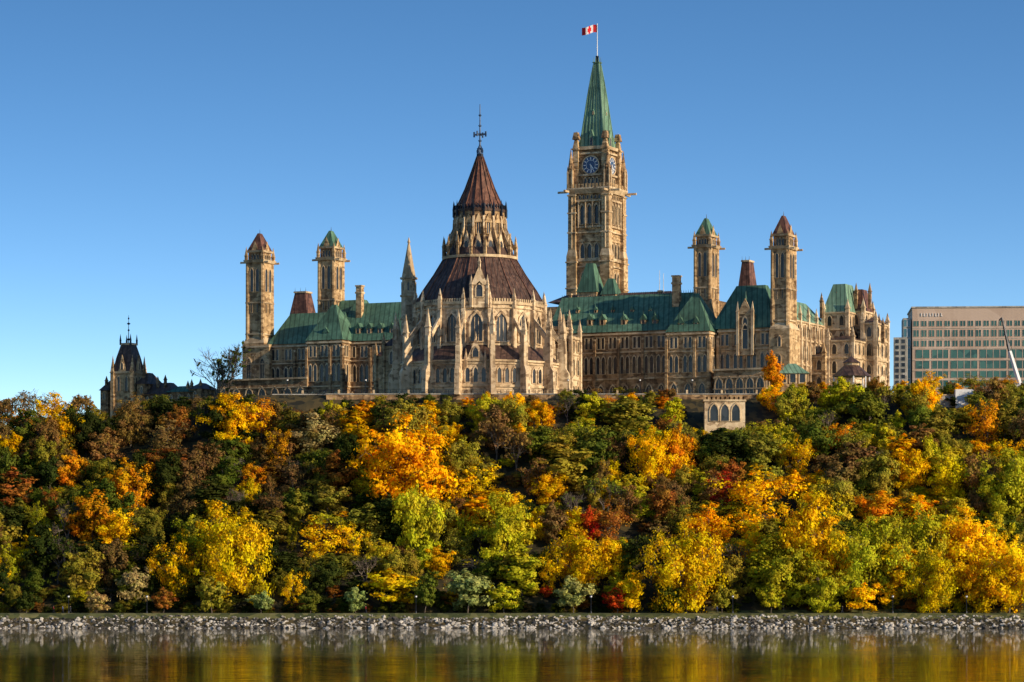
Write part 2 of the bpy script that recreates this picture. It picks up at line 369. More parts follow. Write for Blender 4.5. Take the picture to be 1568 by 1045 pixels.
for (vA, vB, pe, pr) in ((6, 30, 492, 463),):
    zt = Zd(pe, D(uw, 12))
    m.box(uw - 12, uw, vA, vB, GROUND, zt, 'pale_stone')
    fc = ((uw, vA), (0, 1))
    for k in range(7):
        c = 1.8 + k * 3.4
        m.window(fc, c, zt - 4.2, 1.5, 3.2, True); m.window(fc, c, zt - 10.5, 1.5, 4.2, True); m.window(fc, c, zt - 17, 1.7, 4, True)
        m.band(fc, c + 1.4, c + 2.0, GROUND, zt - GROUND - 1, .7, 'pale_stone')
    for zz in (zt - .5, zt - 5.3, zt - 12): m.band(fc, -.2, vB - vA, zz, .45, .4)
    m.hip(uw - 12, uw, vA, vB, zt, Zd(pr - 6, D(uw, 14)), 5.8, 0, 'pale_copper')
    for k in range(4): m.pin(uw + .2, vA + 3 + k * 6.5, .8, zt - 2, zt + 1.5, zt + 4.2, 'pale_stone')
def wpav(a, b, v, dv, pt, roof, pr, w='pale_stone', iu=.25):
    ua, ub = U(a, v), U(b, v); d = D(ub, v); zt = Zd(pt, d)
    m.box(ua, ub, v, v + dv, GROUND - 4, zt, w)
    for (o, dr, ln) in (((ua, v), (1, 0), ub - ua), ((ub, v), (0, 1), dv)):
        n = max(1, round(ln / 3.4))
        for k in range(n):
            for zz, hh in ((3.8, 2.8), (9, 3.4), (14, 2.6)):
                m.window((o, dr), (k + .5) * ln / n, zt - zz, 1.2, hh, True, fw=.22)
        for zz in (.45, 5.0, 10.4): m.band((o, dr), -.2, ln + .2, zt - zz, .45, .35)
    m.hip(ua, ub, v, v + dv, zt, Zd(pr, d), (ub - ua) * iu, dv * iu, roof, .3)
    for uu, vv in ((ua, v), (ub, v), (ub, v + dv)): m.pin(uu, vv, 1.0, GROUND, zt + .8, zt + 3.4, w)
    return ua, ub, zt
wpav(1261, 1298, 28, 12, 477, 'pale_copper', 433)
ua, ub, zt = wpav(1300, 1322, 34, 8, 476, 'red_slate', 442)
wpav(1321, 1341, 30, 10, 494, 'slate', 484, iu=.4)
wpav(1268, 1306, 20, 10, 520, 'slate', 512, iu=.4)
wpav(1232, 1262, 18, 10, 545, 'slate', 538, 'stone', iu=.4)
for px, t, v in ((1258, 448, 24), (1281, 447, 30), (1311, 433, 34), (1332, 433, 36), (1346, 480, 34), (1352, 486, 30)):
    m.pin(U(px, v), v, .8, Z(t + 40, px, v), Z(t + 14, px, v), Z(t, px, v), 'dark_stone')
m.build(cb, NAMES)

# ------------------------------------------------------------------ PEACE TOWER
pt = empty('clock_tower', (0, 900, 0), -TH)
m = MB()
vc = 41.0; uc = U(914.5, vc); d = D(uc, vc); z = lambda p: Zd(p, d)
m.sq(uc, vc, 5.4, GROUND, 5.3, z(297), 'stone')
FACES = lambda h: [((uc - h, vc - h), (1, 0)), ((uc + h, vc - h), (0, 1)), ((uc + h, vc + h), (-1, 0)), ((uc - h, vc + h), (0, -1))]
for sx in (-1, 1):
    for sy in (-1, 1):
        x, y = uc + sx * 5.2, vc + sy * 5.2
        m.sq(x, y, 1.55, GROUND, 1.5, z(395), 'stone'); m.sq(x, y, 1.5, z(395), 1.15, z(385), 'trim')
        m.sq(x, y, 1.15, z(385), 1.1, z(300), 'stone')
        for zz in (445, 405, 360, 330, 303): m.sq(x, y, 1.35 if zz < 395 else 1.75, z(zz), 1.35 if zz < 395 else 1.75, z(zz) + .4, 'trim')
        for ex, ey in ((sx, 0), (0, sy)):
            m.fr(x + ex * 1.1, y + ey * 1.1, .22, z(383), .22, z(305), 6, 'trim')
        m.obox((uc + sx * 8.2, vc + sy * 6.0), (1, 0), 1.4, .28, z(298), z(295), 'trim')
        m.obox((uc + sx * 6.0, vc + sy * 8.2), (0, 1), 1.4, .28, z(298), z(295), 'trim')
        m.pin(uc + sx * 5.7, vc + sy * 5.7, 1.7, z(292), z(262), z(229), 'dark_stone', 8)
        for k in range(4):
            a = k * math.pi / 2 + .785
            m.pin(uc + sx * 5.7 + 1.0 * math.cos(a), vc + sy * 5.7 + 1.0 * math.sin(a), .4, z(292), z(268), z(256), 'trim')
        m.pin(uc + sx * 4.5, vc + sy * 4.5, 1.7, z(292), z(232), z(203), 'stone')
        m.sq(uc + sx * 4.5, vc + sy * 4.5, 1.0, z(250), 1.0, z(249), 'trim')
        m.sq(uc + sx * 4.5, vc + sy * 4.5, .95, z(216), .6, z(205), 'dark_stone')
for f in FACES(5.35):
    ln = 10.7
    for q in (-2.2, 0, 2.2):
        m.window(f, ln / 2 + q, z(346), 1.15, z(317) - z(346), True, fw=.35, e=.5)
        m.window(f, ln / 2 + q, z(398), 1.25, z(376) - z(398), True, fw=.3, e=.4)
        m.window(f, ln / 2 + q * .9, z(447), 1.2, z(420) - z(447), True, fw=.3, e=.3)
    for q in (-3.0, -1.8, -.6, .6, 1.8, 3.0): m.window(f, ln / 2 + q, z(308), .6, 1.2, True, fw=.1)
    gable_wall(m, f, ln / 2, 7.8, z(376) + .5, z(362), .35, 'stone')
    for zz, hh in ((352, .6), (360, .4), (312, .5), (403, .8), (412, .4)): m.band(f, 0, ln, z(zz), hh, .55)
    for q in (-1.1, 1.1, -3.3, 3.3): m.band(f, ln / 2 + q - .12, ln / 2 + q + .12, z(352), z(312) - z(352), .75, 'trim')
m.sq(uc, vc, 6.0, z(300), 6.7, z(293), 'trim'); m.sq(uc, vc, 6.7, z(293), 6.7, z(291), 'pale_stone')
for f in FACES(6.7):
    for k in range(12): m.band(f, .3 + k * 1.1, .9 + k * 1.1, z(291), 1.1, -.05, 'stone')
m.sq(uc, vc, 4.3, z(292), 4.2, z(230), 'dark_stone')
for f in FACES(4.25):
    ln = 8.5
    for q in (-1.8, -.6, .6, 1.8): m.window(f, ln / 2 + q, z(289), .7, 2.6, True, fw=.18, e=.3)
    m.band(f, 0, ln, z(272), .5, .5); m.band(f, 0, ln, z(239), .5, .5); m.band(f, 0, ln, z(232), .9, .7)
    (ax, ay), (dx, dy) = f; nx, ny = dy, -dx; c = (ax + dx * ln / 2, ay + dy * ln / 2, z(256))
    def disc(r0, r1, o, mat, n=32):
        for k in range(n):
            a0, a1 = 2 * math.pi * k / n, 2 * math.pi * (k + 1) / n
            P = lambda r, a: (c[0] + dx * r * math.cos(a) + nx * o, c[1] + dy * r * math.cos(a) + ny * o, c[2] + r * math.sin(a))
            m.poly([P(r0, a0), P(r1, a0), P(r1, a1), P(r0, a1)] if r0 > 0 else [P(0, 0), P(r1, a0), P(r1, a1)], mat)
    disc(0, 2.45, .36, 'clock_blue'); disc(2.4, 2.75, .5, 'trim'); disc(1.35, 1.47, .40, 'white')
    def hand(a, r0, r1, w, mat='white', o=.44):
        ca, sa = math.cos(a), math.sin(a)
        P = lambda r, q: (c[0] + dx * (r * ca - q * sa) + nx * o, c[1] + dy * (r * ca - q * sa) + ny * o, c[2] + r * sa + q * ca)
        m.poly([P(r0, -w), P(r1, -w), P(r1, w), P(r0, w)], mat)
    for k in range(12): hand(k * math.pi / 6, 1.55, 2.3, .13)
    hand(math.radians(-80), -.4, 2.1, .12, 'white', .48); hand(math.radians(-55), -.3, 1.3, .17, 'white', .47)
prof = [(230, 4.2), (222, 3.9), (205, 3.3), (180, 2.75), (150, 2.1), (120, 1.35), (99, .75)]
for (p0, h0), (p1, h1) in zip(prof, prof[1:]):
    m.sq(uc, vc, h0, z(p0), h1, z(p1), 'pale_copper')
    for sx in (-1, 1):
        for sy in (-1, 1):
            a = [(uc + sx * h0 + ex, vc + sy * h0 + ey, z(p0)) for ex, ey in ((-.17, -.17), (.17, -.17), (.17, .17), (-.17, .17))]
            b = [(uc + sx * h1 + ex, vc + sy * h1 + ey, z(p1)) for ex, ey in ((-.17, -.17), (.17, -.17), (.17, .17), (-.17, .17))]
            m.loft(a, b, 'pale_copper')
    for q in (-.66, -.33, 0, .33, .66):
        for ax_ in (0, 1):
            for sg in (-1, 1):
                def pp(h, zz): return (uc + (q * h if ax_ == 0 else sg * h), vc + (sg * h if ax_ == 0 else q * h), zz)
                A0, B0 = pp(h0, z(p0)), pp(h1, z(p1))
                w = .09
                m.loft([(A0[0] + ex, A0[1] + ey, A0[2]) for ex, ey in ((-w, -w), (w, -w), (w, w), (-w, w))],
                       [(B0[0] + ex, B0[1] + ey, B0[2]) for ex, ey in ((-w, -w), (w, -w), (w, w), (-w, w))], 'pale_copper')
for (pz, h, w, hh) in ((226, 3.9, 1.6, 4.6), (178, 2.65, .7, 1.6)):
    for f in FACES(h):
        (ax, ay), (dx, dy) = f; nx, ny = dy, -dx; cx_, cy_ = ax + dx * h, ay + dy * h
        A = [(cx_ + dx * s_ + nx * .25, cy_ + dy * s_ + ny * .25, zz) for s_, zz in ((-w / 2, z(pz)), (w / 2, z(pz)), (w / 2, z(pz) + hh * .5), (0, z(pz) + hh), (-w / 2, z(pz) + hh * .5))]
        B = [(p[0] - nx * 1.2, p[1] - ny * 1.2, p[2]) for p in A]
        m.loft(A, B, 'pale_copper', True, True)
        m.window(((cx_ - dx * w / 2 + nx * .25, cy_ - dy * w / 2 + ny * .25), (dx, dy)), w / 2, z(pz) + .1, w * .5, hh * .5, True, fw=.08, e=.08)
m.sq(uc, vc, .72, z(99), 1.15, z(96), 'pale_copper'); m.sq(uc, vc, .5, z(96), .35, z(86), 'iron')
for a in range(8):
    aa = a * math.pi / 4
    m.fr(uc + 1.1 * math.cos(aa), vc + 1.1 * math.sin(aa), .12, z(97), .03, z(88), 4, 'pale_copper')
m.fr(uc, vc, .16, z(88), .09, z(38), 6, 'white')
m.fr(uc, vc, .25, z(38), .1, z(36.5), 6, 'white')
for px, tb, tt, w, v in ((905, 449, 404, 2.9, 30), (936, 452, 427, 2.1, 30), (893, 452, 440, 1.2, 30)):
    x = U(px, v)
    m.sq(x, v, w, GROUND, w, Z(tb, px, v), 'stone'); m.sq(x, v, w + .3, Z(tb, px, v), w * .35, Z(tt, px, v), 'copper')
    m.fr(x, v, .12, Z(tt, px, v), .02, Z(tt - 6, px, v), 4, 'iron')
m.build(pt, dict(NAMES, clock_blue='clock_face', white='clock_hands_and_flagpole'))
# flag
fl = MB(); nx_ = 16; FW, FH = 4.5, 2.15
wx = uc * CS + vc * SN; wy = 900 - uc * SN + vc * CS
def fp(i, j):
    s_ = i / nx_
    return (-s_ * FW * .95, .45 * math.sin(s_ * 7.5) * s_ + .1, -j / 4 * FH + .22 * math.sin(s_ * 6 + .5) - .75 * s_ * s_)
for i in range(nx_):
    for j in range(4):
        mt = 'red_cloth' if (i < 4 or i >= 12) else 'white_cloth'
        if 6 <= i < 10 and 1 <= j < 3: mt = 'red_cloth'
        if i in (7, 8) and j in (0, 3): mt = 'red_cloth'
        fl.poly([fp(i, j), fp(i + 1, j), fp(i + 1, j + 1), fp(i, j + 1)], mt)
fe = empty('canadian_flag', (wx - .1, wy, z(39)))
fl.build(fe, dict(red_cloth='red_cloth', white_cloth='white_cloth'))

# ------------------------------------------------------------------ LIBRARY
lb = empty('parliament_library', (0, 900, 0), -TH)
m = MB()
lv = -35.0; lu = U(735, lv); d = D(lu, lv); C = (lu, lv); K = d / FPX
z = lambda p: Zd(p, d)
N16 = 16; R0 = math.radians(11.25)
ang = [R0 + k * 2 * math.pi / N16 for k in range(N16)]
def ring(r, zz): return [(C[0] + r * math.cos(a), C[1] + r * math.sin(a), zz) for a in ang]
def rface(k, r):
    a = ring(r, 0)[k]; b = ring(r, 0)[(k + 1) % N16]
    L = math.hypot(b[0] - a[0], b[1] - a[1]); return ((a[0], a[1]), ((b[0] - a[0]) / L, (b[1] - a[1]) / L)), L
rO, rD, rL = 21.3, 17.0, 6.7
m.loft(ring(rO, GROUND), ring(rO, z(562)), 'pale_stone')
m.loft(ring(rO + .5, z(562)), ring(rO + .5, z(559)), 'trim', True, True)
m.loft(ring(rO + .3, z(559)), ring(rD, z(535)), 'slate')
m.loft(ring(rD, z(540)), ring(rD, z(472)), 'pale_stone')
m.loft(ring(rD + .5, z(474)), ring(rD + .6, z(470)), 'trim', True, True)
RP = [(470, rD + .5), (448, 15.3), (422, 12.2), (398, 9.7)]
for (a, b), (c_, e_) in zip(RP, RP[1:]): m.loft(ring(b, z(a)), ring(e_, z(c_)), 'slate')
m.loft(ring(10.1, z(399)), ring(10.2, z(395)), 'trim', True, True)
m.loft(ring(9.5, z(395)), ring(rL + .3, z(366)), 'slate')
m.loft(ring(rL, z(392)), ring(rL, z(326)), 'dark_stone')
m.loft(ring(rL + .25, z(327)), ring(rL + .35, z(323)), 'slate', True, True)
CP = [(323, rL + .1), (310, 5.5), (290, 3.9), (262, 2.1), (240, .75)]
for (a, b), (c_, e_) in zip(CP, CP[1:]): m.loft(ring(b, z(a)), ring(e_, z(c_)), 'red_slate')
m.fr(C[0], C[1], 1.0, z(241), .9, z(236), 8, 'iron')
for k in range(N16):
    a = ang[k]; ca, sa = math.cos(a), math.sin(a)
    for pr, th in ((RP, .24), (CP, .16)):
        P = [(r + .25, z(p)) for p, r in pr] + [(r - .2, z(p)) for p, r in reversed(pr)]
        m.rslab(C, a, P, th, 'red_slate')
    # standing seams between the hips, facet by facet
    for fr_ in (.25, .5, .75):
        a2_ = ang[k] + fr_ * 2 * math.pi / N16; kk = math.cos(math.pi / 16) / math.cos((fr_ - .5) * 2 * math.pi / 16)
        P = [(r * kk + .1, z(p)) for p, r in RP] + [(r * kk - .2, z(p)) for p, r in reversed(RP)]
        m.rslab(C, a2_, P, .1, 'red_slate')
    rp = rO + 1.2
    m.rslab(C, a, [(rO - .3, GROUND), (rO + 3.2, GROUND), (rO + 2.9, z(575)), (rO + 2.0, z(566)), (rO + 2.0, z(540)), (rO - .3, z(536))], 1.25, 'pale_stone')
    m.rslab(C, a, [(rO + .1, z(545)), (rO + 2.0, z(545)), (rO + 1.9, z(522)), (rO + .1, z(522))], 1.1, 'pale_stone')
    hj = (0, 5, -3, 3)[k % 4]
    m.pin(C[0] + rp * ca, C[1] + rp * sa, 1.15, z(523), z(513 - hj), z(484 - hj), 'pale_stone')
    m.rslab(C, a, [(rO + .4, z(530)), (rO + .6, z(521)), (rD - .2, z(486)), (rD - .2, z(497)), (rD + 2.0, z(510))], .7, 'pale_stone')
    m.rslab(C, a, [(rD - .3, z(540)), (rD + 1.0, z(540)), (rD + .9, z(482)), (rD - .3, z(476))], 1.0, 'pale_stone')
    m.pin(C[0] + (rD + .4) * ca, C[1] + (rD + .4) * sa, .9, z(480), z(467), z(449), 'pale_stone')
    m.pin(C[0] + 9.7 * ca, C[1] + 9.7 * sa, .65, z(396), z(380), z(363), 'stone')
    m.rslab(C, a, [(9.8, z(391)), (9.8, z(385)), (rL, z(343)), (rL, z(360))], .4, 'stone')
    m.rslab(C, a, [(rL - .1, z(394)), (rL + 1.0, z(394)), (rL + .5, z(338)), (rL - .1, z(332))], .5, 'pale_stone')
    m.pin(C[0] + (rL + .35) * ca, C[1] + (rL + .35) * sa, .45, z(334), z(323), z(309), 'iron')
    f, L = rface(k, 8.2)
    gable_wall(m, f, L / 2, 2.7, z(388), z(358), .2, 'pale_stone')
    f2 = ((f[0][0] + f[1][1] * .2, f[0][1] - f[1][0] * .2), f[1])
    m.window(f2, L / 2, z(388), 1.1, 2.6, True, fw=.15, e=.12, trim='pale_stone')
    f, L = rface(k, rO)
    for q in (-2.1, 0, 2.1): m.window(f, L / 2 + q, z(593), 1.05, z(571) - z(593), True, fw=.3, e=.25, trim='pale_stone')
    m.band(f, 0, L, z(600), .6, .4); m.band(f, 0, L, z(566), .4, .3)
    if k % 4 == 0:
        gable_wall(m, f, L / 2, 4.8, z(561), z(527), .45, 'pale_stone')
        f2 = ((f[0][0] + f[1][1] * .45, f[0][1] - f[1][0] * .45), f[1])
        m.window(f2, L / 2, z(556), 1.5, 2.6, True, fw=.2)
        m.pin(C[0] + (rO * .98 + .2) * math.cos(a + math.pi / 16), C[1] + (rO * .98 + .2) * math.sin(a + math.pi / 16), .4, z(531), z(527), z(517), 'trim')
        for sg in (-1, 1):
            hx, hy = f[1]
            m.pin(f[0][0] + hx * (L / 2 + sg * 2.5) + hy * .4, f[0][1] + hy * (L / 2 + sg * 2.5) - hx * .4, .6, z(572), z(558), z(543), 'pale_stone')
    f, L = rface(k, rD)
    m.window(f, L / 2, z(530), 3.0, z(488) - z(530), True, fw=.5, e=.45, mull=2, trim='pale_stone')
    m.band(f, 0, L, z(536), .5, .4); m.band(f, 0, L, z(480), .35, .35)
    for q in range(9): m.band(f, .3 + q * L / 9, .3 + q * L / 9 + .38, z(470), .8, .5, 'trim')
    f, L = rface(k, rL)
    m.window(f, L / 2, z(362), 1.0, z(340) - z(362), True, fw=.25, e=.3, mull=1, trim='stone')
    gable_wall(m, f, L / 2, 2.2, z(345), z(331), .4, 'stone')
    for q in range(3): m.band(f, .2 + q * L / 3, .45 + q * L / 3, z(323), 1.2, .25, 'iron')
for aa, rr_ in ((math.atan2(-CS, SN), 17.6),):
    ca, sa = math.cos(aa), math.sin(aa); hx, hy = -sa, ca; r = rr_
    f = ((C[0] + r * ca - hx * 1.9, C[1] + r * sa - hy * 1.9), (hx, hy))
    m.obox((C[0] + (r - 2.5) * ca, C[1] + (r - 2.5) * sa), (hx, hy), 1.9, 2.5, z(480), z(446), 'pale_stone')
    m.window(f, 1.9, z(464), 1.6, 3.6, True, fw=.3, e=.3)
    gable_wall(m, f, 1.9, 4.2, z(446), z(416), .3, 'pale_stone')
    m.rslab(C, aa, [(r, z(420)), (r - 5, z(425)), (r - 4, z(446)), (r, z(446))], 2.0, 'slate')
    m.pin(C[0] + r * ca, C[1] + r * sa, .6, z(424), z(412), z(402), 'pale_stone')
    for sg in (-1, 1): m.pin(C[0] + r * ca + hx * 2.1 * sg, C[1] + r * sa + hy * 2.1 * sg, .7, z(480), z(446), z(430), 'pale_stone')
m.fr(C[0], C[1], .3, z(238), .12, z(160), 6, 'iron_blue')
for p, r in ((228, .9), (216, .55), (206, 1.0), (193, .5), (177, .45)):
    m.fr(C[0], C[1], .1, z(p + 2.5), r, z(p), 8, 'iron_blue'); m.fr(C[0], C[1], r, z(p), .1, z(p - 2.5), 8, 'iron_blue')
for a in (0, math.pi / 2, math.pi, -math.pi / 2):
    m.rslab(C, a, [(0, z(207.5)), (1.7, z(207.5)), (1.7, z(205)), (0, z(205))], .25, 'iron_blue')
    m.rslab(C, a, [(1.5, z(210)), (1.9, z(210)), (1.9, z(202)), (1.5, z(202))], .3, 'iron_blue')
    m.rslab(C, a, [(.1, z(232)), (.9, z(236)), (1.0, z(231)), (.2, z(222))], .2, 'iron_blue')
m.box(lu - 9, lu + 9, lv + 15, 2, GROUND, z(520), 'pale_stone')
tv = -24.0; tu = U(626, tv); dd = D(tu, tv); zt = lambda p: Zd(p, dd)
m.fr(tu, tv, 2.3, GROUND, 2.15, zt(455), 8, 'pale_stone'); m.fr(tu, tv, 2.2, zt(455), 1.9, zt(428), 8, 'pale_stone')
for p in (455, 428, 490, 530): m.fr(tu, tv, 2.5, zt(p), 2.5, zt(p) + .45, 8, 'trim')
m.fr(tu, tv, 2.05, zt(428) + .4, .12, zt(368), 8, 'trim')
m.fr(tu, tv, .5, zt(372), .1, zt(364), 6, 'trim')
for k in range(8):
    a = k * math.pi / 4 + math.pi / 8
    fcx = (tu + 1.9 * math.cos(a), tv + 1.9 * math.sin(a))
    hx, hy = -math.sin(a), math.cos(a)
    m.window(((fcx[0] - hx * .7, fcx[1] - hy * .7), (hx, hy)), .7, zt(450), .5, 3, True, fw=.12, e=.15)
for px, v, w, t in ((600, -16, 5, 530), (648, -20, 4, 470), (590, -10, 6, 545)):
    x = U(px, v)
    m.box(x - w / 2, x + w / 2, v, v + w, GROUND, Z(t, px, v), 'stone'); m.sq(x, v + w / 2, w / 2 + .2, Z(t, px, v), .3, Z(t - 16, px, v), 'slate')
    m.window(((x - w / 2, v), (1, 0)), w / 2, Z(t + 28, px, v), 1.1, 3.6, True); m.window(((x - w / 2, v), (1, 0)), w / 2, Z(t + 56, px, v), 1.3, 3.6, True)
    for sx in (-1, 1): m.pin(x + sx * w / 2, v, .9, GROUND, Z(t - 3, px, v), Z(t - 22, px, v), 'stone')
m.build(lb, dict(NAMES, pale_stone='walls_and_buttresses'))

# ------------------------------------------------------------------ EAST BLOCK
DE = 960.0; KE = DE / FPX
eb = empty('east_block_building', ((197 - CX) * KE, DE, 0), -TH)
m = MB(); z = lambda p: Zd(p, DE); q = lambda a: a * KE
h = 22 * KE / 1.33 * 1.05
m.sq(0, 0, h, 50, h, z(572), 'stone'); m.sq(0, 0, h + .3, z(573), h + .4, z(570), 'trim')
m.sq(0, 0, h + .1, z(570), h * .78, z(548), 'slate'); m.sq(0, 0, h * .78, z(548), h * .5, z(529), 'slate'); m.sq(0, 0, h * .55, z(529), h * .55, z(526), 'trim')
for f in [((-h, -h), (1, 0)), ((h, -h), (0, 1))]:
    for s_ in (.3, .7): m.window(f, 2 * h * s_, z(600), .9, z(578) - z(600), True, fw=.2)
    gable_wall(m, f, h, 2.6, z(570), z(545), .3, 'stone'); m.window(((f[0][0] + f[1][1] * .3, f[0][1] - f[1][0] * .3), f[1]), h, z(567), .8, 2, True, fw=.12)
for sx in (-1, 1):
    for sy in (-1, 1):
        m.pin(sx * h, sy * h, 1.1, 50, z(572), z(545), 'stone'); m.pin(sx * h * .52, sy * h * .52, .4, z(529), z(522), z(512), 'iron')
m.fr(0, 0, .16, z(529), .05, z(483), 5, 'iron')
for p, r in ((520, .8), (506, .4), (496, .65), (488, .3)): m.fr(0, 0, .05, z(p + 2), r, z(p), 6, 'iron'); m.fr(0, 0, r, z(p), .05, z(p - 2), 6, 'iron')
for a, b, t, rt, rf in ((-37, -25, 598, 582, 'slate'), (22, 38, 590, 572, 'slate'), (32, 75, 606, 588, 'slate'), (70, 112, 604, 594, 'copper'), (105, 125, 600, 590, 'slate')):
    x0, x1 = q(a) / CS, q(b) / CS
    m.box(x0, x1, -3, 6, 50, z(t), 'dark_stone'); m.hip(x0, x1, -3, 6, z(t), z(rt), min(2, (x1 - x0) * .4), 3.5, rf)
    n = max(1, int((x1 - x0) / 2.5))
    for k in range(n): m.window(((x0, -3), (1, 0)), (k + .5) * (x1 - x0) / n, z(t + 14), .8, 1.9, True, fw=.15)
for a, t in ((-33, 575), (28, 560), (50, 578), (62, 576), (98, 586), (104, 584), (118, 584)):
    m.pin(q(a) / CS, -1, .7, z(t + 26), z(t + 8), z(t), 'dark_stone')
m.build(eb, NAMES)

# ------------------------------------------------------------------ MODERN OFFICE BUILDING
DO = 1150.0; KO = DO / FPX
ob = empty('office_building', ((1397 - CX) * KO, DO, 0), math.radians(-4))
m = MB(); z = lambda p: Zd(p, DO)
Wd = 260 * KO; Dp = 30
m.box(0, Wd, 0, Dp, 50, z(472), 'panel'); m.box(-.3, Wd + .3, -.3, Dp + .3, z(472), z(472) + .5, 'concrete')
m.box(10, Wd - 4, 5, Dp - 4, z(472) + .5, z(468), 'concrete')
rows = [(500, 492, 1), (516, 506, 1), (531, 522, 1), (549, 536, 2), (565, 553, 2), (579, 568, 2), (594, 583, 2)]
ncol = 22; cw = Wd / ncol
for (pb, ptop, kind) in rows:
    if kind < 2:
        for k in range(ncol):
            m.window(((0, 0), (1, 0)), (k + .5) * cw, z(pb), cw * .66, z(ptop) - z(pb), False, fw=.06, e=.12, glass='green_glass', trim='panel', mull=1)
    else:
        for s0, s1 in ((.02, .10), (.115, .21), (.225, .38), (.395, .55), (.565, .76), (.775, .98)):
            w = (s1 - s0) * Wd
            m.window(((0, 0), (1, 0)), (s0 + s1) / 2 * Wd, z(pb), w, z(ptop) - z(pb), False, fw=.06, e=.15, glass='green_glass', trim='panel', mull=int(w / 2.4))
    m.band(((0, 0), (1, 0)), 0, Wd, z(pb) - .9, .18, .1, 'concrete')
m.box(-3.2, -.35, 1, 12, 50, z(487), 'concrete')
for pb, ptop, kind in rows: m.window(((-3.2, 1), (1, 0)), 1.42, z(pb), 2.3, z(ptop) - z(pb) + .6, False, fw=.05, e=.1, glass='blue_glass', trim='white', mull=1)
for k in range(8):
    x = 3 + k * 1.0
    m.box(x, x + .2, -.25, -.02, z(485), z(480), 'white')
    if k % 2: m.box(x + .2, x + .6, -.25, -.02, z(485) , z(485) + .2, 'white')
m.build(ob, dict(NAMES, panel='facade_panels', concrete='parapet', green_glass='green_windows', blue_glass='stair_glazing', white='sign_letters'))
gb = empty('grey_apartment_block', ((1358 - CX) * KO, DO - 20, 0), math.radians(-8))
m = MB(); z = lambda p: Zd(p, DO - 20)
m.box(0, 4.6, 0, 12, 50, z(517), 'concrete')
for r in range(9):
    for s_ in (1.2, 3.3): m.window(((0, 0), (1, 0)), s_, z(526 + r * 9), 1.3, 1.3, False, fw=.08, e=.08, glass='glass', trim='concrete')
m.build(gb, dict(concrete='walls', glass='windows'))

# ------------------------------------------------------------------ TERRAIN
def lerp(x, xs, ys): return float(np.interp(x, xs, ys))
def topz(x):
    return lerp(x, [-400, -150, -110, -80, -50, 60, 100, 150, 400], [45, 47, 48.5, 51, 52, 52.5, 55, 55.5, 55])
def foot(x): return lerp(x, [-300, -120, 0, 120, 300], [780, 780, 780, 779, 777])
def plat(x): return lerp(x, [-400, -120, -90, -76, 150, 156], [47, 50.5, 53, GROUND, GROUND, 57.5])
def terrain(x, y):
    n = noise.noise(Vector((x * .03, y * .03, 0))) * 2.6 + noise.noise(Vector((x * .11, y * .11, 3))) * .9
    f = foot(x); tz = topz(x)
    if y < 757: return -2.5
    if y < 765.5: return -1.2 + (y - 757) / 8.5 * 4.7
    if y < f - 2: return 3.5
    if y < 834:
        s = (y - f + 2) / (834 - f + 2)
        return 3.5 + (tz - 3.5) * s ** .92 + n * math.sin(math.pi * s)
    if y < 846:
        s = (y - 834) / 12.0
        return tz + (plat(x) - tz) * s
    return plat(x) - max(0, (y - 1200)) * .004
ys = list(np.concatenate([np.linspace(720, 755, 4), np.linspace(757, 765.5, 5), np.linspace(768, 774, 3), np.linspace(776, 846, 36), np.linspace(851, 1000, 10), [1200, 1600, 2500, 4000, 8000, 14000]]))
xs = list(np.concatenate([[-9000, -4000, -2000, -1000, -600], np.linspace(-400, 400, 161), [600, 1000, 2000, 4000, 9000]]))
V = [(x, y, terrain(x, y)) for y in ys for x in xs]; nx = len(xs)
F = [(j * nx + i, j * nx + i + 1, (j + 1) * nx + i + 1, (j + 1) * nx + i) for j in range(len(ys) - 1) for i in range(nx - 1)]
tex_mat('hill_ground', [(0.018, 0.016, 0.008), (0.04, 0.034, 0.014), (0.085, 0.06, 0.02)], cell=0.6, streak=0.1)  # dark leaf litter; the shade of tree gaps is put into its colour
tex_mat('grass', [(0.05, 0.06, 0.016), (0.10, 0.105, 0.03), (0.19, 0.17, 0.06)], cell=0.6, streak=0.1)
me = bpy.data.meshes.new('hillside_ground'); me.from_pydata(V, [], F); me.materials.append(MATS['hill_ground']); me.materials.append(MATS['grass'])
for p in me.polygons:
    p.use_smooth = True
    yy = p.center.y
    if 763 < yy < 779 or yy > 848: p.material_index = 1
o = bpy.data.objects.new('hillside_ground', me); scene.collection.objects.link(o)
m = MB(); m.poly([(-500, 767.2, 3.512), (500, 767.2, 3.512), (500, 770.6, 3.512), (-500, 770.6, 3.512)], 'asphalt'); m.build(None, {'asphalt': 'riverside_path'})

# ------------------------------------------------------------------ WATER
mm_, nt, b, out = new_mat('water'); N = nt.nodes; L = nt.links
tc = N.new('ShaderNodeTexCoord')
def bumpnoise(sc, scale, detail):
    mp = N.new('ShaderNodeMapping'); mp.inputs['Scale'].default_value = sc; L.new(tc.outputs['Object'], mp.inputs[0])
    n = N.new('ShaderNodeTexNoise'); n.inputs['Scale'].default_value = scale; n.inputs['Detail'].default_value = detail
    L.new(mp.outputs[0], n.inputs['Vector']); return n
a = bumpnoise((.22, 1, 1), 0.6, 2); c = bumpnoise((.012, .05, 1), 0.5, 3)
mr = N.new('ShaderNodeMapRange'); mr.inputs[1].default_value = .35; mr.inputs[2].default_value = .65; mr.inputs[3].default_value = .6; mr.inputs[4].default_value = 1.25
L.new(c.outputs['Fac'], mr.inputs[0])
ad = N.new('ShaderNodeMath'); ad.operation = 'MULTIPLY'
L.new(a.outputs['Fac'], ad.inputs[0]); L.new(mr.outputs[0], ad.inputs[1])
bp = N.new('ShaderNodeBump'); bp.inputs['Strength'].default_value = 1.0; bp.inputs['Distance'].default_value = 0.045
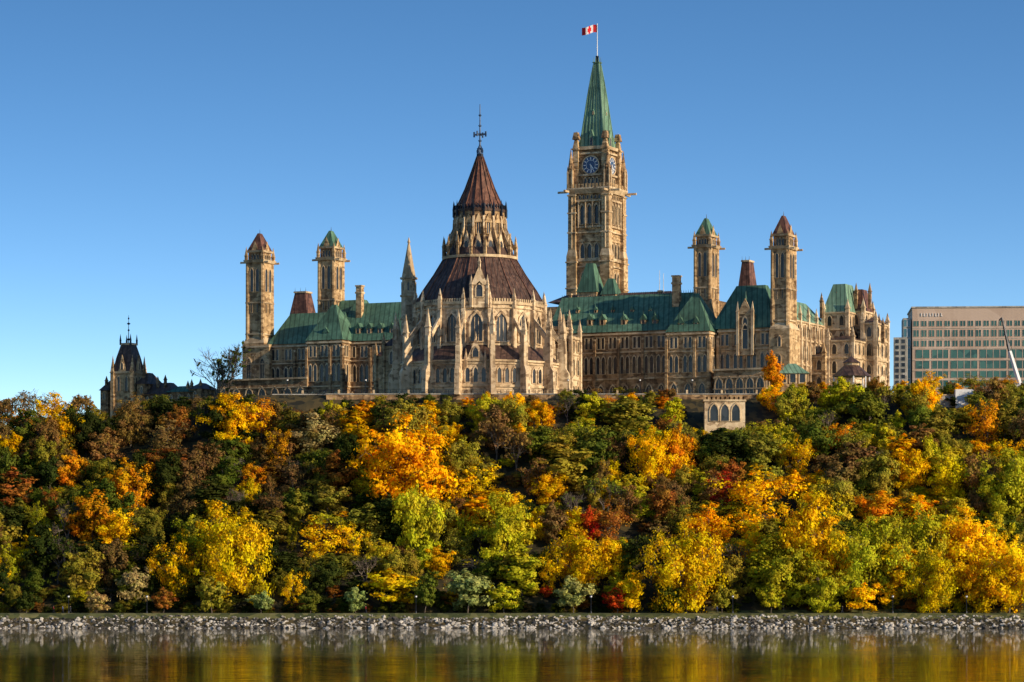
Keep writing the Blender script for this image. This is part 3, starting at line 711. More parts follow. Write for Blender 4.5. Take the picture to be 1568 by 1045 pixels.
L.new(ad.outputs[0], bp.inputs['Height']); L.new(bp.outputs[0], b.inputs['Normal'])
b.inputs['Base Color'].default_value = (0.05, 0.04, 0.02, 1); b.inputs['Roughness'].default_value = 0.015; b.inputs['IOR'].default_value = 1.33
me = bpy.data.meshes.new('river_water')
me.from_pydata([(-9000, -3000, 0), (9000, -3000, 0), (9000, 760, 0), (-9000, 760, 0)], [], [(0, 1, 2, 3)]); me.materials.append(MATS['water'])
o = bpy.data.objects.new('river_water', me); scene.collection.objects.link(o)

# ------------------------------------------------------------------ RIPRAP
import bmesh
bm = bmesh.new(); bmesh.ops.create_icosphere(bm, subdivisions=1, radius=1.0)
IV = np.array([v.co[:] for v in bm.verts]); IF = np.array([[v.index for v in f.verts] for f in bm.faces]); bm.free()
VV = []; FF = []; n = 0
for k in range(6000):
    x = R.uniform(-200, 200); t = R.uniform(0, 1)
    y = 758.6 + t * 5.6 + .5 * math.sin(x * .13); zz = -1.2 + (y - 757) / 8.5 * 4.7 + R.uniform(-.25, .15)
    s = (.2 + .5 * R.uniform(0, 1) ** 2) * (1.15 - .4 * t)
    sc = np.array([R.uniform(.8, 1.5), R.uniform(.8, 1.2), R.uniform(.55, .95)]) * s
    P = IV * (1 + R.uniform(-.28, .22, (len(IV), 1))) * sc
    a = R.uniform(0, 6.28); ca, sa = math.cos(a), math.sin(a)
    P = P @ np.array([[ca, -sa, 0], [sa, ca, 0], [0, 0, 1]]) + np.array([x, y, zz])
    VV.append(P); FF.append(IF + n); n += len(IV)
VV = np.concatenate(VV); FF = np.concatenate(FF)
me = bpy.data.meshes.new('riprap_rocks'); me.from_pydata(VV.tolist(), [], FF.tolist()); me.materials.append(MATS['rock'])
o = bpy.data.objects.new('riprap_rocks', me); scene.collection.objects.link(o)

# ------------------------------------------------------------------ TERRACE, ARCADE, PAVILION
tw = empty('terrace_wall', (0, 0, 0)); m = MB()
for xa, xb, y in ((-62, -48, 846), (-48, 66, 844)):
    m.box(xa, xb, y, y + .8, 54, 59.6, 'dark_stone'); m.box(xa - .1, xb + .1, y - .15, y + .95, 59.6, 59.85, 'concrete')
    k = xa
    while k < xb:
        m.box(k, k + .12, y + .3, y + .42, 59.85, 60.85, 'iron'); k += 1.5
        if int(k) % 9 == 0: m.box(k, k + .5, y, y + .8, 59.85, 60.8, 'trim')
    m.box(xa, xb, y + .32, y + .4, 60.77, 60.85, 'iron'); m.box(xa, xb, y + .32, y + .4, 60.35, 60.4, 'iron')
m.build(tw, dict(dark_stone='wall', concrete='coping', trim='piers', iron='railing'))
ar = empty('stone_arcade', (0, 0, 0)); m = MB()
dA = 828.0; xa, xb = (1079 - CX) / FPX * dA, (1141 - CX) / FPX * dA
zt = Zd(615, dA)
m.box(xa, xb, dA, dA + 6, 44, zt, 'pale_stone'); m.box(xa - .3, xb + .3, dA - .3, dA + 6, zt, zt + .5, 'trim')
for k in range(3): m.window(((xa, dA), (1, 0)), 2.4 + k * 2.75, Zd(645, dA), 2.0, 4.3, True, fw=.25, e=.25)  # dark panes painted in for the shade inside the arches
for k in range(9): m.band(((xa, dA), (1, 0)), .4 + k * 1.15, .8 + k * 1.15, zt + .5, .7, -.1, 'trim')
m.build(ar, dict(pale_stone='walls', trim='cornice', glass='dark_arch_panes'))
aw = empty('concrete_lookout_wall', (0, 0, 0)); m = MB()
xa, xb = (1434 - CX) / FPX * 836, (1474 - CX) / FPX * 836
m.box(xa, xb, 836, 840, 50, Zd(606, 836), 'concrete'); m.box(xb - 2, xb + 2.5, 834.5, 838, 52, Zd(597, 836), 'white'); m.box(xa - .2, xb + .2, 835.8, 840.2, Zd(606, 836), Zd(606, 836) + .3, 'trim')
m.build(aw, dict(concrete='wall', white='parapet', trim='coping'))
gz = empty('garden_pavilion', ((1304 - CX) / FPX * 850, 850, 0)); m = MB(); zg = lambda p: Zd(p, 850)
m.fr(0, 0, 5.2, zg(577), 2.0, zg(560), 8, 'slate'); m.fr(0, 0, 2.0, zg(560), 2.0, zg(556), 8, 'trim'); m.fr(0, 0, 2.4, zg(556), .1, zg(546), 8, 'slate')
m.fr(0, 0, .1, zg(546), .03, zg(540), 5, 'iron')
for k in range(8):
    a = k * math.pi / 4; m.fr(4.6 * math.cos(a), 4.6 * math.sin(a), .2, 57, .2, zg(577), 6, 'white')
m.fr(0, 0, 5.0, 57, 5.0, 58, 8, 'pale_stone')
m.build(gz, dict(slate='roof', trim='lantern', white='posts', pale_stone='base', iron='finial'))
gh = empty('glass_roof_shelter', ((1214 - CX) / FPX * 852, 852, 0)); m = MB(); zg = lambda p: Zd(p, 852)
m.hip(-4, 4, 0, 6, zg(572), zg(556), 3, 2.8, 'pale_copper'); m.box(-3.8, 3.8, .2, 5.8, 57, zg(572), 'stone')
for k in range(3): m.window(((-3.8, .2), (1, 0)), 1.3 + k * 2.5, zg(586), 1.4, 2.2, False)
m.build(gh, dict(NAMES))
cr = empty('crane_boom', ((1553 - CX) / FPX * 848, 848, 0)); m = MB(); zc = lambda p: Zd(p, 848)
def tube(mb, p, q_, r0, r1, mt, n=5):
    p = Vector(p); q_ = Vector(q_); dv = (q_ - p).normalized(); a = dv.orthogonal().normalized(); b_ = dv.cross(a)
    A = [p + (a * math.cos(2 * math.pi * k / n) + b_ * math.sin(2 * math.pi * k / n)) * r0 for k in range(n)]
    B = [q_ + (a * math.cos(2 * math.pi * k / n) + b_ * math.sin(2 * math.pi * k / n)) * r1 for k in range(n)]
    mb.loft(A, B, mt, True, True)
tube(m, (1.5, 0, zc(590)), (-1.2, 0, zc(538)), .65, .55, 'white'); tube(m, (-1.2, 0, zc(540)), (-3.2, 0, zc(487)), .4, .25, 'iron')
tube(m, (-3.2, 0, zc(487)), (-3.9, 0, zc(491)), .25, .2, 'iron'); tube(m, (-3.4, 0, zc(490)), (2.0, 0, zc(575)), .05, .05, 'iron')
m.box(-1, 4, -1.4, 1.4, 57, zc(590), 'white')
for sx in (-.2, 3.2): tube(m, (sx, -1.5, 57.6), (sx, 1.5, 57.6), .55, .55, 'iron', 10)
m.build(cr, dict(white='boom_base', iron='boom_tip'))
def lamp(x, y, z0, h):
    e = empty('street_lamp', (x, y, z0)); m = MB()
    m.fr(0, 0, .12, 0, .06, h, 6, 'iron'); m.fr(0, 0, .2, 0, .14, .5, 8, 'iron')
    m.fr(0, 0, .12, h, .28, h + .15, 8, 'iron'); m.fr(0, 0, .22, h + .15, .25, h + .5, 8, 'white'); m.fr(0, 0, .3, h + .5, .05, h + .7, 8, 'iron')
    m.build(e, dict(iron='post', white='globe'))
for px in (105, 225, 637, 905, 1122, 1367, 1480): lamp((px - CX) / FPX * 766.6, 766.6, 3.5, 3.6)
for px in (440, 560, 690, 870, 980, 1060): lamp((px - CX) / FPX * 846, 846, GROUND, 3.6)

def person(x, y, z0, top, face=1, stride=.28):
    e = empty('walking_person', (x, y, z0))
    V = [(0, 0, .93), (0, 0, 1.2), (0, 0, 1.45), (.0, 0, 1.56), (.02 * face, 0, 1.68), (0.0, -.19, 1.42), (.05 * face, -.23, 1.15), (.2 * face, -.22, .95),
         (0, .19, 1.42), (-.08 * face, .23, 1.15), (-.1 * face, .22, .92), (.02, -.1, .88), (.16 * face, -.1, .48), (stride * face, -.1, .08), (stride * face + .16 * face, -.1, .04),
         (-.02, .1, .88), (-.02 * face, .1, .48), (-stride * face, .1, .1), (-stride * face + .14 * face, .1, .04)]
    E = [(0, 1), (1, 2), (2, 3), (3, 4), (2, 5), (5, 6), (6, 7), (2, 8), (8, 9), (9, 10), (0, 11), (11, 12), (12, 13), (13, 14), (0, 15), (15, 16), (16, 17), (17, 18)]
    rad = [.15, .15, .15, .06, .11, .07, .055, .045, .07, .055, .045, .1, .07, .05, .045, .1, .07, .05, .045]
    me = bpy.data.meshes.new('body'); me.from_pydata(V, E, []); o = bpy.data.objects.new('body', me); scene.collection.objects.link(o); o.parent = e
    mod = o.modifiers.new('s', 'SKIN')
    for i, r in enumerate(rad): me.skin_vertices[0].data[i].radius = (r, r)
    me.skin_vertices[0].data[0].use_root = True
    o.modifiers.new('ss', 'SUBSURF').levels = 1
    dg = bpy.context.evaluated_depsgraph_get(); me2 = bpy.data.meshes.new_from_object(o.evaluated_get(dg))
    o.modifiers.clear(); o.data = me2
    me2.materials.clear()
    for k in (top, 'clothes_dark', 'skin'): me2.materials.append(MATS[k])
    for p in me2.polygons:
        c = p.center; p.material_index = 2 if c.z > 1.53 else (1 if c.z < .95 else 0)
for px, tp, fc in ((82, 'clothes_red', 1), (96, 'clothes_blue', 1), (108, 'clothes_dark', -1), (560, 'clothes_red', 1), (1290, 'clothes_dark', -1), (1098, 'clothes_blue', 1)):
    person((px - CX) / FPX * 769, 769, 3.512, tp, fc)

# ------------------------------------------------------------------ TREES
def tube_np(Vl, Fl, p, q_, r0, r1, n=4):
    p = Vector(p); q_ = Vector(q_); dv = (q_ - p)
    if dv.length < 1e-4: return
    dv.normalize(); a = dv.orthogonal().normalized(); b_ = dv.cross(a); i = len(Vl)
    for c_, r in ((p, r0), (q_, r1)):
        for k in range(n):
            w = c_ + (a * math.cos(2 * math.pi * k / n) + b_ * math.sin(2 * math.pi * k / n)) * r
            Vl.append(tuple(w))
    for k in range(n): Fl.append((i + k, i + (k + 1) % n, i + n + (k + 1) % n, i + n + k))
def finish_tree(name, Vl, Fl, P, T):
    nb = len(Fl); nvb = len(Vl); nl = len(P) // 4
    allV = np.concatenate([np.array(Vl), P]) if nl else np.array(Vl)
    faces = Fl + [tuple(nvb + 4 * i + k for k in range(4)) for i in range(nl)]
    me = bpy.data.meshes.new(name); me.from_pydata(allV.tolist(), [], faces)
    me.materials.append(MATS['bark']); me.materials.append(MATS['leaf'])
    mi = np.zeros(len(faces), dtype=np.int32); mi[nb:] = 1; me.polygons.foreach_set('material_index', mi)
    at = me.attributes.new('tint', 'FLOAT_COLOR', 'POINT')
    col = np.ones((len(allV), 4), dtype=np.float32) * .5
    if nl: col[nvb:] = T
    at.data.foreach_set('color', col.ravel()); me.update(); return me
def make_tree(name, seed, H, W, base=.15, nlimb=13, nleaf=92, ls=.31, peak=.42, fill=1.0, csz=1.0):
    r = np.random.RandomState(seed); Vl = []; Fl = []
    pts = [Vector((0, 0, -1.0)), Vector((0, 0, 0))]; cur = Vector((0, 0, 0)); nseg = 7
    for k in range(nseg):
        cur = cur + Vector((r.uniform(-.35, .35), r.uniform(-.35, .35), H * .9 / nseg)); pts.append(cur.copy())
    for k in range(len(pts) - 1):
        t0, t1 = k / len(pts), (k + 1) / len(pts); R_ = .017 * H
        tube_np(Vl, Fl, pts[k], pts[k + 1], R_ * (1 - t0 * .9), R_ * (1 - t1 * .9), 6)
    def trunk(zz):
        t = max(0, zz) / (H * .9) * nseg + 1; i0 = min(int(t), len(pts) - 2); return pts[i0].lerp(pts[i0 + 1], min(1, t - i0))
    cl = []
    def env(zz):
        s_ = (zz / H - base) / (1 - base)
        return W / 2 * math.sqrt(max(0.02, 1 - ((s_ - peak) / (.62 if s_ > peak else peak + .08)) ** 2))
    az = r.uniform(0, 6.28)
    for i in range(nlimb):
        t = (i + .5) / nlimb; az += 2.4 + r.uniform(-.4, .4)
        zs = H * (base * .8 + (.62 - base * .8) * t * r.uniform(.85, 1.1)); ze = min(H * .97, zs + H * (r.uniform(.12, .34) if t > .25 else r.uniform(-.02, .16)))
        re = env(ze) * r.uniform(.6, 1.2)
        p0 = trunk(zs); p1 = Vector((re * math.cos(az), re * math.sin(az), ze))
        mid = p0.lerp(p1, .5) + Vector((0, 0, .03 * H))
        tube_np(Vl, Fl, p0, mid, .0065 * H, .0045 * H); tube_np(Vl, Fl, mid, p1, .0045 * H, .0012 * H, 3)
        for s_ in (.38, .6, .8, 1.0):
            for rep in range(1 if s_ < .5 else 2):
                off = r.normal(size=3) * .07 * W * (.5 + s_)
                b_ = p0.lerp(p1, s_)
                c_ = np.array(b_) + off; q_ = W * r.uniform(.055, .125) * csz
                tube_np(Vl, Fl, b_, Vector(c_), .002 * H, .0008 * H, 3); cl.append((c_, q_))
    for k in range(6):
        zz = H * (.72 + .26 * k / 5); c_ = np.array(trunk(min(zz, H * .89))) + r.normal(size=3) * W * .06; c_[2] = zz; cl.append((c_, W * r.uniform(.05, .1) * csz * (1.3 - .1 * k)))
    P = []; T = []; cc = np.array([0, 0, H * (base + .4 * (1 - base))])
    for c_, q_ in cl:
        n_ = max(5, int(nleaf * fill * (q_ / (.09 * W * csz)) ** 2 * r.uniform(.5, 1.3)))
        pos = c_ + r.normal(size=(n_, 3)) * q_ * np.array([.62, .62, .48])
        dr = pos - cc; dr /= (np.linalg.norm(dr, axis=1)[:, None] + 1e-6)
        d2 = pos - c_; d2 /= (np.linalg.norm(d2, axis=1)[:, None] + 1e-6)
        nr = dr * .6 + d2 * .6 + r.normal(size=(n_, 3)) * .4 + np.array([0, 0, .15]); nr /= np.linalg.norm(nr, axis=1)[:, None]
        up = r.normal(size=(n_, 3)); t1 = np.cross(nr, up); t1 /= np.linalg.norm(t1, axis=1)[:, None]; t2 = np.cross(nr, t1)
        s_ = ls * r.uniform(.5, 1.3, n_)[:, None]; a1 = r.uniform(.7, 1.2, (n_, 4))
        quad = np.stack([pos + t1 * s_ * a1[:, :1], pos + t2 * s_ * .7 * a1[:, 1:2], pos - t1 * s_ * a1[:, 2:3], pos - t2 * s_ * .7 * a1[:, 3:4]], axis=1)
        P.append(quad.reshape(-1, 3))
        br = np.clip(r.uniform(.1, .95) * .5 + r.uniform(0, 1, n_) * .5, 0, 1); hu = np.clip(r.uniform(.0, 1) * .65 + r.uniform(0, 1, n_) * .35, 0, 1)
        T.append(np.repeat(np.stack([br, hu, br, np.ones(n_)], axis=1), 4, axis=0))
    return finish_tree(name, Vl, Fl, np.concatenate(P), np.concatenate(T))
def bare_tree(name, seed, H, leaves=0):
    r = np.random.RandomState(seed); Vl = []; Fl = []; tips = []
    def rec(p, dv, ln, rad, dep):
        q_ = p + dv * ln; tube_np(Vl, Fl, p, q_, rad, rad * .68, 5 if dep < 2 else 3)
        if dep >= 6: tips.append(q_); return
        for k in range(3):
            nd = (dv + Vector(r.normal(size=3)) * .42 + Vector((0, 0, .12))).normalized(); rec(q_, nd, ln * r.uniform(.66, .86), rad * .64, dep + 1)
    rec(Vector((0, 0, -.5)), Vector((0, 0, 1)), H * .25, .022 * H, 0)
    P = []
    for t in tips:
        if r.uniform() < leaves:
            for k in range(2):
                c_ = np.array(t) + r.normal(size=3) * .3; a_ = r.normal(size=3) * .2; b_ = r.normal(size=3) * .2
                P += [c_ + a_, c_ + b_, c_ - a_, c_ - b_]
    P = np.array(P); T = np.repeat(r.uniform(.2, .8, (len(P) // 4, 4)), 4, axis=0)
    return finish_tree(name, Vl, Fl, P, T)
TH_ = 12.0
TREES = [make_tree('crown_round_%d' % k, 100 + k, TH_, W, base=bs, nlimb=nc, peak=pk) for k, (W, bs, nc, pk) in enumerate(
    [(8.5, .12, 12, .42), (9.5, .18, 13, .5), (7.5, .1, 12, .38), (9, .15, 12, .45), (8, .08, 13, .35), (10, .18, 14, .5), (7, .12, 12, .5)])]
TREES += [make_tree('crown_upright_%d' % k, 300 + k, TH_, W, base=.1, nlimb=12, nleaf=84, peak=.35, csz=1.25) for k, W in enumerate([5.5, 6.2, 4.8])]
SPARSE = [make_tree('crown_sparse_%d' % k, 400 + k, TH_, 8.5, base=.15, nlimb=13, fill=.4, ls=.26) for k in range(3)]
SHORE = [make_tree('crown_shore_%d' % k, 700 + k, TH_, W, base=.3, nlimb=12, nleaf=60, ls=.45, peak=.45) for k, W in enumerate([7.5, 8.5])]
BARE = [bare_tree('bare_%d' % k, 500 + k, TH_, lv_) for k, lv_ in enumerate((0.08, .35, .6))]
HERO = [make_tree('crown_large_%d' % k, 600 + k, TH_, W, base=.12, nlimb=22, nleaf=88, ls=.23, csz=.85, peak=pk) for k, (W, pk) in enumerate([(10, .42), (11, .36), (9.5, .46), (8.5, .4)])]
MW = {}
for me in TREES + SPARSE + BARE + HERO + SHORE:
    co = np.empty(len(me.vertices) * 3); me.vertices.foreach_get('co', co); co = co.reshape(-1, 3); MW[me.name] = float(np.percentile(co[:, 0], 98.5) - np.percentile(co[:, 0], 1.5))

COL = dict(dgreen=(.055, .072, .014), green=(.15, .175, .02), olive=(.34, .28, .03), ygreen=(.58, .50, .02), yellow=(.88, .58, .008), gold=(.88, .49, .006),
           orange=(.76, .33, .01), rust=(.38, .15, .025), brown=(.28, .16, .045), red=(.58, .08, .015), tan=(.48, .35, .12), pale=(.38, .40, .11))
def put(parent, mesh, x, y, zz, H, W, col, name='tree', g=1.0):
    o = bpy.data.objects.new(name, mesh); scene.collection.objects.link(o)
    o.location = (x, y, zz); s = H / TH_; mw = MW[mesh.name]
    o.scale = (W / mw, W / mw, s); o.rotation_euler = (random.uniform(-.05, .05), random.uniform(-.05, .05), random.uniform(0, 6.28))
    c = COL[col]; j = [random.uniform(.78, 1.12) for _ in range(3)]
    o.color = (c[0] * j[0] * g, c[1] * (j[0] * .6 + j[1] * .4) * g, c[2] * g, 1)
    if parent: o.parent = parent
    return o
heroes = []
def hero(px, top, hp, wp, col, kind='H', dfix=None):
    if not dfix:
        dd = 774.0
        while dd < 838:
            x = (px - CX) / FPX * dd
            if terrain(x, dd) + hp * dd / FPX >= Zd(top, dd) - .3: break
            dd += .7
        dd = min(dd, 838)
    else: dd = dfix
    x = (px - CX) / FPX * dd; g = terrain(x, dd); H = Zd(top, dd) - g
    mesh = random.choice({'H': HERO, 'T': TREES, 'S': SPARSE, 'B': BARE, 'C': TREES[-3:], 'L': SHORE}[kind])
    nm = {'B': 'bare_tree', 'S': 'sparse_autumn_tree'}.get(kind, {'red': 'red_maple_tree', 'orange': 'orange_autumn_tree', 'yellow': 'yellow_autumn_tree', 'gold': 'golden_autumn_tree'}.get(col, 'autumn_tree'))
    put(None, mesh, x, dd, g - .3, H + .3, wp * dd / FPX, col, nm)
    heroes.append((px, dd, wp, top, top + hp * .78))
for h_ in [(618, 637, 150, 125, 'gold', 'H'), (352, 776, 145, 105, 'yellow', 'H'), (268, 815, 105, 65, 'gold', 'H'), (1052, 798, 142, 105, 'yellow', 'H'), (888, 808, 105, 80, 'gold', 'H'),
           (1000, 652, 95, 66, 'gold', 'H'), (1040, 650, 80, 46, 'orange', 'T'), (356, 604, 85, 68, 'gold', 'H'), (768, 757, 120, 70, 'ygreen', 'H'), (640, 742, 120, 64, 'ygreen', 'T'),
           (716, 872, 70, 58, 'pale', 'L'), (597, 872, 62, 74, 'yellow', 'L'), (180, 778, 62, 52, 'yellow', 'T'), (212, 720, 72, 56, 'orange', 'S'), (110, 690, 60, 50, 'orange', 'T'),
           (492, 790, 70, 68, 'yellow', 'S'), (425, 655, 60, 52, 'orange', 'S'), (1160, 712, 105, 100, 'gold', 'S'), (1240, 757, 160, 88, 'yellow', 'H'), (1200, 820, 115, 80, 'ygreen', 'H'), (1395, 688, 70, 52, 'gold', 'T'),
           (1475, 778, 130, 85, 'yellow', 'H'), (878, 882, 68, 54, 'pale', 'L'), (325, 884, 56, 42, 'olive', 'L'), (206, 868, 62, 42, 'tan', 'L'), (932, 765, 75, 56, 'rust', 'S'),
           (900, 775, 60, 36, 'red', 'T'), (945, 898, 42, 36, 'red', 'L'), (965, 878, 60, 34, 'yellow', 'L'), (22, 716, 66, 48, 'rust', 'T'), (482, 634, 68, 58, 'tan', 'T'),
           (545, 900, 42, 30, 'pale', 'L'), (1030, 890, 52, 36, 'green', 'L'), (1325, 790, 130, 95, 'ygreen', 'H'), (1400, 770, 140, 90, 'ygreen', 'H'), (1545, 820, 120, 80, 'yellow', 'H'), (1255, 860, 100, 64, 'ygreen', 'H'),
           (1430, 840, 100, 72, 'yellow', 'H'), (1120, 700, 60, 46, 'rust', 'T'), (825, 700, 70, 46, 'brown', 'S'), (700, 715, 60, 46, 'gold', 'S'), (960, 606, 60, 72, 'olive', 'T'),
           (760, 640, 70, 56, 'brown', 'B'), (790, 655, 80, 50, 'brown', 'B'), (1450, 700, 80, 56, 'yellow', 'T'), (1510, 610, 80, 72, 'orange', 'S'), (1540, 690, 120, 84, 'ygreen', 'H'),
           (1090, 720, 60, 50, 'brown', 'S'), (250, 640, 60, 56, 'brown', 'S'), (160, 655, 60, 56, 'brown', 'T'), (1165, 660, 80, 50, 'olive', 'T'), (1255, 640, 70, 56, 'green', 'T'), (1205, 596, 60, 46, 'olive', 'T'),
           (1330, 594, 70, 72, 'green', 'T'), (1290, 578, 60, 56, 'ygreen', 'T'), (400, 610, 60, 46, 'orange', 'S'), (270, 620, 60, 46, 'rust', 'T'), (505, 735, 60, 56, 'olive', 'T'), (830, 610, 55, 38, 'gold', 'T'),
           (905, 600, 50, 46, 'ygreen', 'T'), (800, 835, 80, 56, 'ygreen', 'T'), (500, 850, 60, 46, 'dgreen', 'T'), (130, 835, 80, 66, 'olive', 'T'), (840, 720, 60, 46, 'gold', 'T'), (400, 905, 36, 36, 'pale', 'L'),
           (1225, 665, 70, 50, 'gold', 'S'), (735, 700, 60, 50, 'yellow', 'S'), (560, 770, 70, 55, 'olive', 'T'), (450, 700, 60, 50, 'brown', 'S'), (300, 790, 70, 50, 'ygreen', 'T'), (1350, 690, 80, 60, 'olive', 'T'), (1090, 770, 70, 55, 'gold', 'S'),
           (690, 608, 50, 40, 'olive', 'T'), (1105, 720, 60, 44, 'red', 'S'), (75, 700, 60, 46, 'dgreen', 'T'), (650, 880, 60, 40, 'green', 'L'), (1165, 830, 80, 50, 'ygreen', 'C'), (1290, 815, 90, 55, 'yellow', 'H'), (1370, 830, 90, 60, 'yellow', 'T'),
           (1500, 860, 80, 56, 'gold', 'T'), (450, 872, 60, 44, 'yellow', 'S'), (838, 850, 60, 44, 'yellow', 'S'), (1120, 850, 70, 50, 'olive', 'T'), (540, 800, 60, 46, 'yellow', 'S'),
           (148, 905, 34, 28, 'tan', 'L'), (475, 905, 38, 30, 'green', 'L'), (772, 893, 48, 40, 'ygreen', 'L'), (1105, 893, 48, 36, 'olive', 'L'), (1180, 890, 52, 38, 'ygreen', 'L'), (1320, 893, 48, 40, 'yellow', 'L'), (1440, 898, 42, 36, 'ygreen', 'L'), (250, 900, 40, 34, 'rust', 'L'), (40, 905, 36, 36, 'dgreen', 'L')]:
    hero(*h_)
for px, top, wp, col, kd, dd in ((1186, 537, 28, 'orange', 'C', 846), (345, 516, 80, 'dgreen', 'B', 925), (330, 540, 60, 'dgreen', 'B', 915), (52, 590, 60, 'brown', 'B', 900), (25, 600, 50, 'brown', 'B', 890),
                                  (130, 598, 40, 'brown', 'B', 900), (75, 600, 50, 'gold', 'S', 870), (205, 600, 46, 'brown', 'S', 880), (1425, 568, 30, 'yellow', 'S', 850), (1490, 572, 44, 'olive', 'S', 850), (1535, 575, 44, 'orange', 'S', 850),
                                  (5, 604, 46, 'brown', 'B', 890), (105, 610, 40, 'brown', 'B', 880), (240, 606, 40, 'green', 'T', 870), (280, 608, 46, 'dgreen', 'T', 868), (310, 604, 40, 'brown', 'S', 866)):
    hero(px, top, 50, wp, col, kd, dd)

forest = empty('hillside_forest')
def toplim(px): return lerp(px, [-400, 0, 100, 200, 330, 420, 440, 500, 520, 600, 850, 930, 1070, 1160, 1250, 1400, 1600, 2000], [640, 634, 622, 614, 608, 612, 622, 622, 612, 608, 602, 598, 602, 590, 580, 584, 580, 580])
PAL = dict(  # left palettes lean dark: the slope's shade is put into leaf colour
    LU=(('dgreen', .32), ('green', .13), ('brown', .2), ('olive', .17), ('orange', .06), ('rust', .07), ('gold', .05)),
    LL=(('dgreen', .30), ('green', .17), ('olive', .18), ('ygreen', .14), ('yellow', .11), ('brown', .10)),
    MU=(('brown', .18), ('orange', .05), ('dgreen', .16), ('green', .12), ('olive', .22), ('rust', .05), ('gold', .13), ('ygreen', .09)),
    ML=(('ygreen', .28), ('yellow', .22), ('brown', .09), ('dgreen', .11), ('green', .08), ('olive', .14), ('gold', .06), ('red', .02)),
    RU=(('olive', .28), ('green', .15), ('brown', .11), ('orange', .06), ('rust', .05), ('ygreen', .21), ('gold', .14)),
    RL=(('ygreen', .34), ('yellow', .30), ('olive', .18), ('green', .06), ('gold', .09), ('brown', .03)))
cnt = 0
y = 780.5
while y < 848:
    x = -200.0 + random.uniform(0, 4)
    while x < 200:
        xx = x + random.uniform(-2, 2); yy = y + random.uniform(-2, 2); x += random.uniform(4.4, 7.4)
        g = terrain(xx, yy); px = CX + xx / yy * FPX
        H = random.choice((random.uniform(6.5, 10), random.uniform(9.5, 14.5)))
        lim = toplim(px) + random.expovariate(1 / 7.0)
        edge = yy > 826
        if edge: H = max(3.0, Zd(toplim(px) + random.choice((-4, 0, 3, 7, 12, 18)) + random.uniform(-3, 3), yy) - g) if yy < 843 else 4
        if edge: lim = toplim(px) - 6
        if yy < 783: H = random.uniform(5, 9)
        H = min(H, 14.5)
        W = H * random.uniform(.55, .85)
        if edge: W = max(3.5, min(W, 8.0))
        wp = W / yy * FPX
        if 1056 < px < 1162: lim = max(lim, 655)
        if 1425 < px < 1482 and yy < 836: lim = max(lim, 622)
        for (hx, hd, hw, ht, hb) in heroes:
            if hd < 842 and yy < hd + 1 and yy > hd - 45 and abs(px - hx) < (hw + wp) * .42: lim = max(lim, hb)
        H = min(H, Zd(lim, yy) - g)
        if H < 2.4: continue
        W = min(W, H * 1.3)
        py = HOR - (g + H - CAMH) / yy * FPX
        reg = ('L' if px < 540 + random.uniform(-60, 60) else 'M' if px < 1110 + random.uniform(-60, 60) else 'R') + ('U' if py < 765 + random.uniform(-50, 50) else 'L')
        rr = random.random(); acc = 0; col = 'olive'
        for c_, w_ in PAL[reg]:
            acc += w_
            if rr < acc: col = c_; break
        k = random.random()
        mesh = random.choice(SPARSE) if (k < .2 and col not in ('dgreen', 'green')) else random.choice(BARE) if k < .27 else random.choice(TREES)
        put(forest, mesh, xx, yy, g - .3, H + .3, W, col, 'forest_tree', g={'L': .78, 'M': .97, 'R': 1.05}[reg[0]]); cnt += 1  # left-hand trees darkened: hillside shade painted into their leaf colour
    y += 4.6
shr = empty('shrub_understory')
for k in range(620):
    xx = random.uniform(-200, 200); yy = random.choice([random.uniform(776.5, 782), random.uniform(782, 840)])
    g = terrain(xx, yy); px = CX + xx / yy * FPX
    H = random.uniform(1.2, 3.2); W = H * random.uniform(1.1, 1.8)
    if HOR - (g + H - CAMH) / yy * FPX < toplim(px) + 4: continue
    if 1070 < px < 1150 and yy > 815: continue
    put(shr, random.choice(TREES[:6]), xx, yy, g - .5, H + .5, W, random.choice(['dgreen', 'green', 'olive', 'dgreen', 'brown', 'ygreen' if xx > 0 else 'dgreen', 'olive', 'rust']), 'shrub', g=.62)  # colours darkened to paint the shade in gaps between crowns
print('forest trees', cnt)

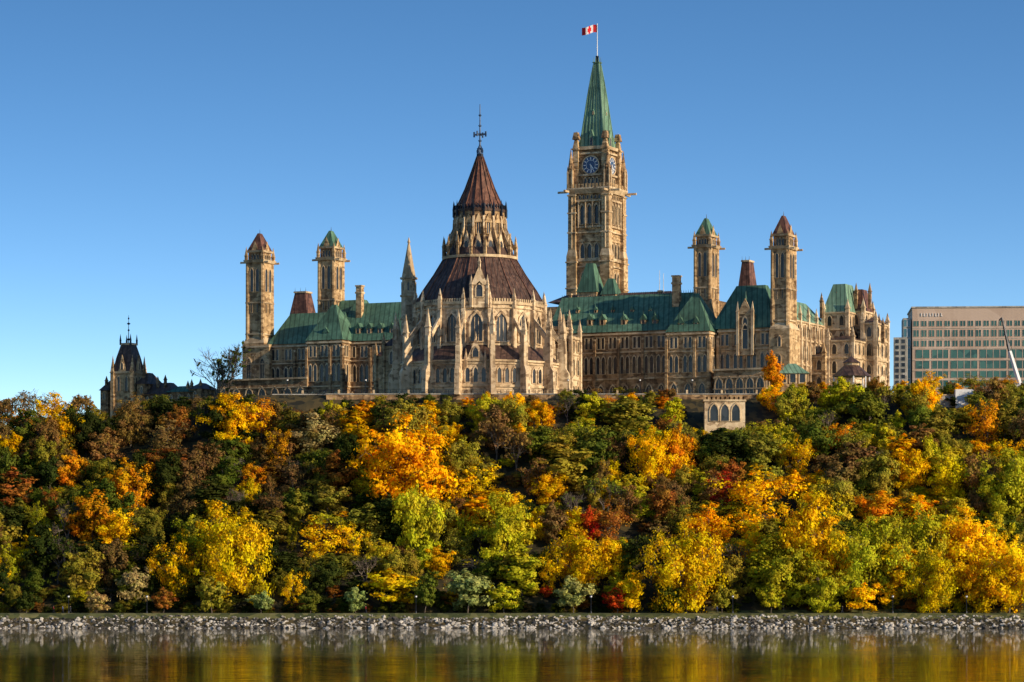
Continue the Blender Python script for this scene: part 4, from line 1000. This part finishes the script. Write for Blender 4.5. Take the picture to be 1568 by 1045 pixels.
# ------------------------------------------------------------------ LIGHT, SKY, CAMERA
EL = math.radians(20); AZ = math.radians(121)
sd = Vector((math.sin(AZ) * math.cos(EL), math.cos(AZ) * math.cos(EL), math.sin(EL)))
sl = bpy.data.lights.new('sun', 'SUN'); sl.energy = 5.0; sl.angle = math.radians(.5); sl.color = (1.0, .83, .60)
so = bpy.data.objects.new('sun', sl); scene.collection.objects.link(so); so.rotation_euler = sd.to_track_quat('Z', 'Y').to_euler(); so.location = (200, 300, 300)
w = bpy.data.worlds.new('World'); scene.world = w; w.use_nodes = True; nt = w.node_tree
bg = nt.nodes['Background']
sk = nt.nodes.new('ShaderNodeTexSky'); sk.sky_type = 'NISHITA'; sk.sun_disc = False; sk.sun_elevation = EL; sk.sun_rotation = AZ
sk.air_density = 1.0; sk.dust_density = 0.6; sk.ozone_density = 2.4; sk.altitude = 50
tc = nt.nodes.new('ShaderNodeTexCoord')
sx_ = nt.nodes.new('ShaderNodeSeparateXYZ'); cx_ = nt.nodes.new('ShaderNodeCombineXYZ')
ma = nt.nodes.new('ShaderNodeMath'); ma.operation = 'MULTIPLY_ADD'; ma.inputs[1].default_value = 3.6; ma.inputs[2].default_value = -.10
mx = nt.nodes.new('ShaderNodeMath'); mx.operation = 'MAXIMUM'; mx.inputs[1].default_value = .05
nt.links.new(tc.outputs['Generated'], sx_.inputs[0]); nt.links.new(sx_.outputs[2], ma.inputs[0]); nt.links.new(ma.outputs[0], mx.inputs[0])
nt.links.new(sx_.outputs[0], cx_.inputs[0]); nt.links.new(sx_.outputs[1], cx_.inputs[1]); nt.links.new(mx.outputs[0], cx_.inputs[2])
hs = nt.nodes.new('ShaderNodeHueSaturation'); hs.inputs['Saturation'].default_value = 1.22; hs.inputs['Value'].default_value = 1.45; hs.inputs['Hue'].default_value = .5
nt.links.new(cx_.outputs[0], sk.inputs[0]); nt.links.new(sk.outputs[0], hs.inputs['Color']); nt.links.new(hs.outputs[0], bg.inputs[0])
bg.inputs[1].default_value = 0.15
cam = bpy.data.cameras.new('camera'); co = bpy.data.objects.new('camera', cam); scene.collection.objects.link(co)
co.location = (0, 0, CAMH); co.rotation_euler = (math.pi / 2, 0, 0); cam.sensor_width = 36; cam.lens = 36 * FPX / 1568; cam.shift_y = (HOR - 522.5) / 1568
cam.clip_start = 1; cam.clip_end = 30000; scene.camera = co
scene.view_settings.view_transform = 'Standard'; scene.view_settings.look = 'None'; scene.view_settings.exposure = 0
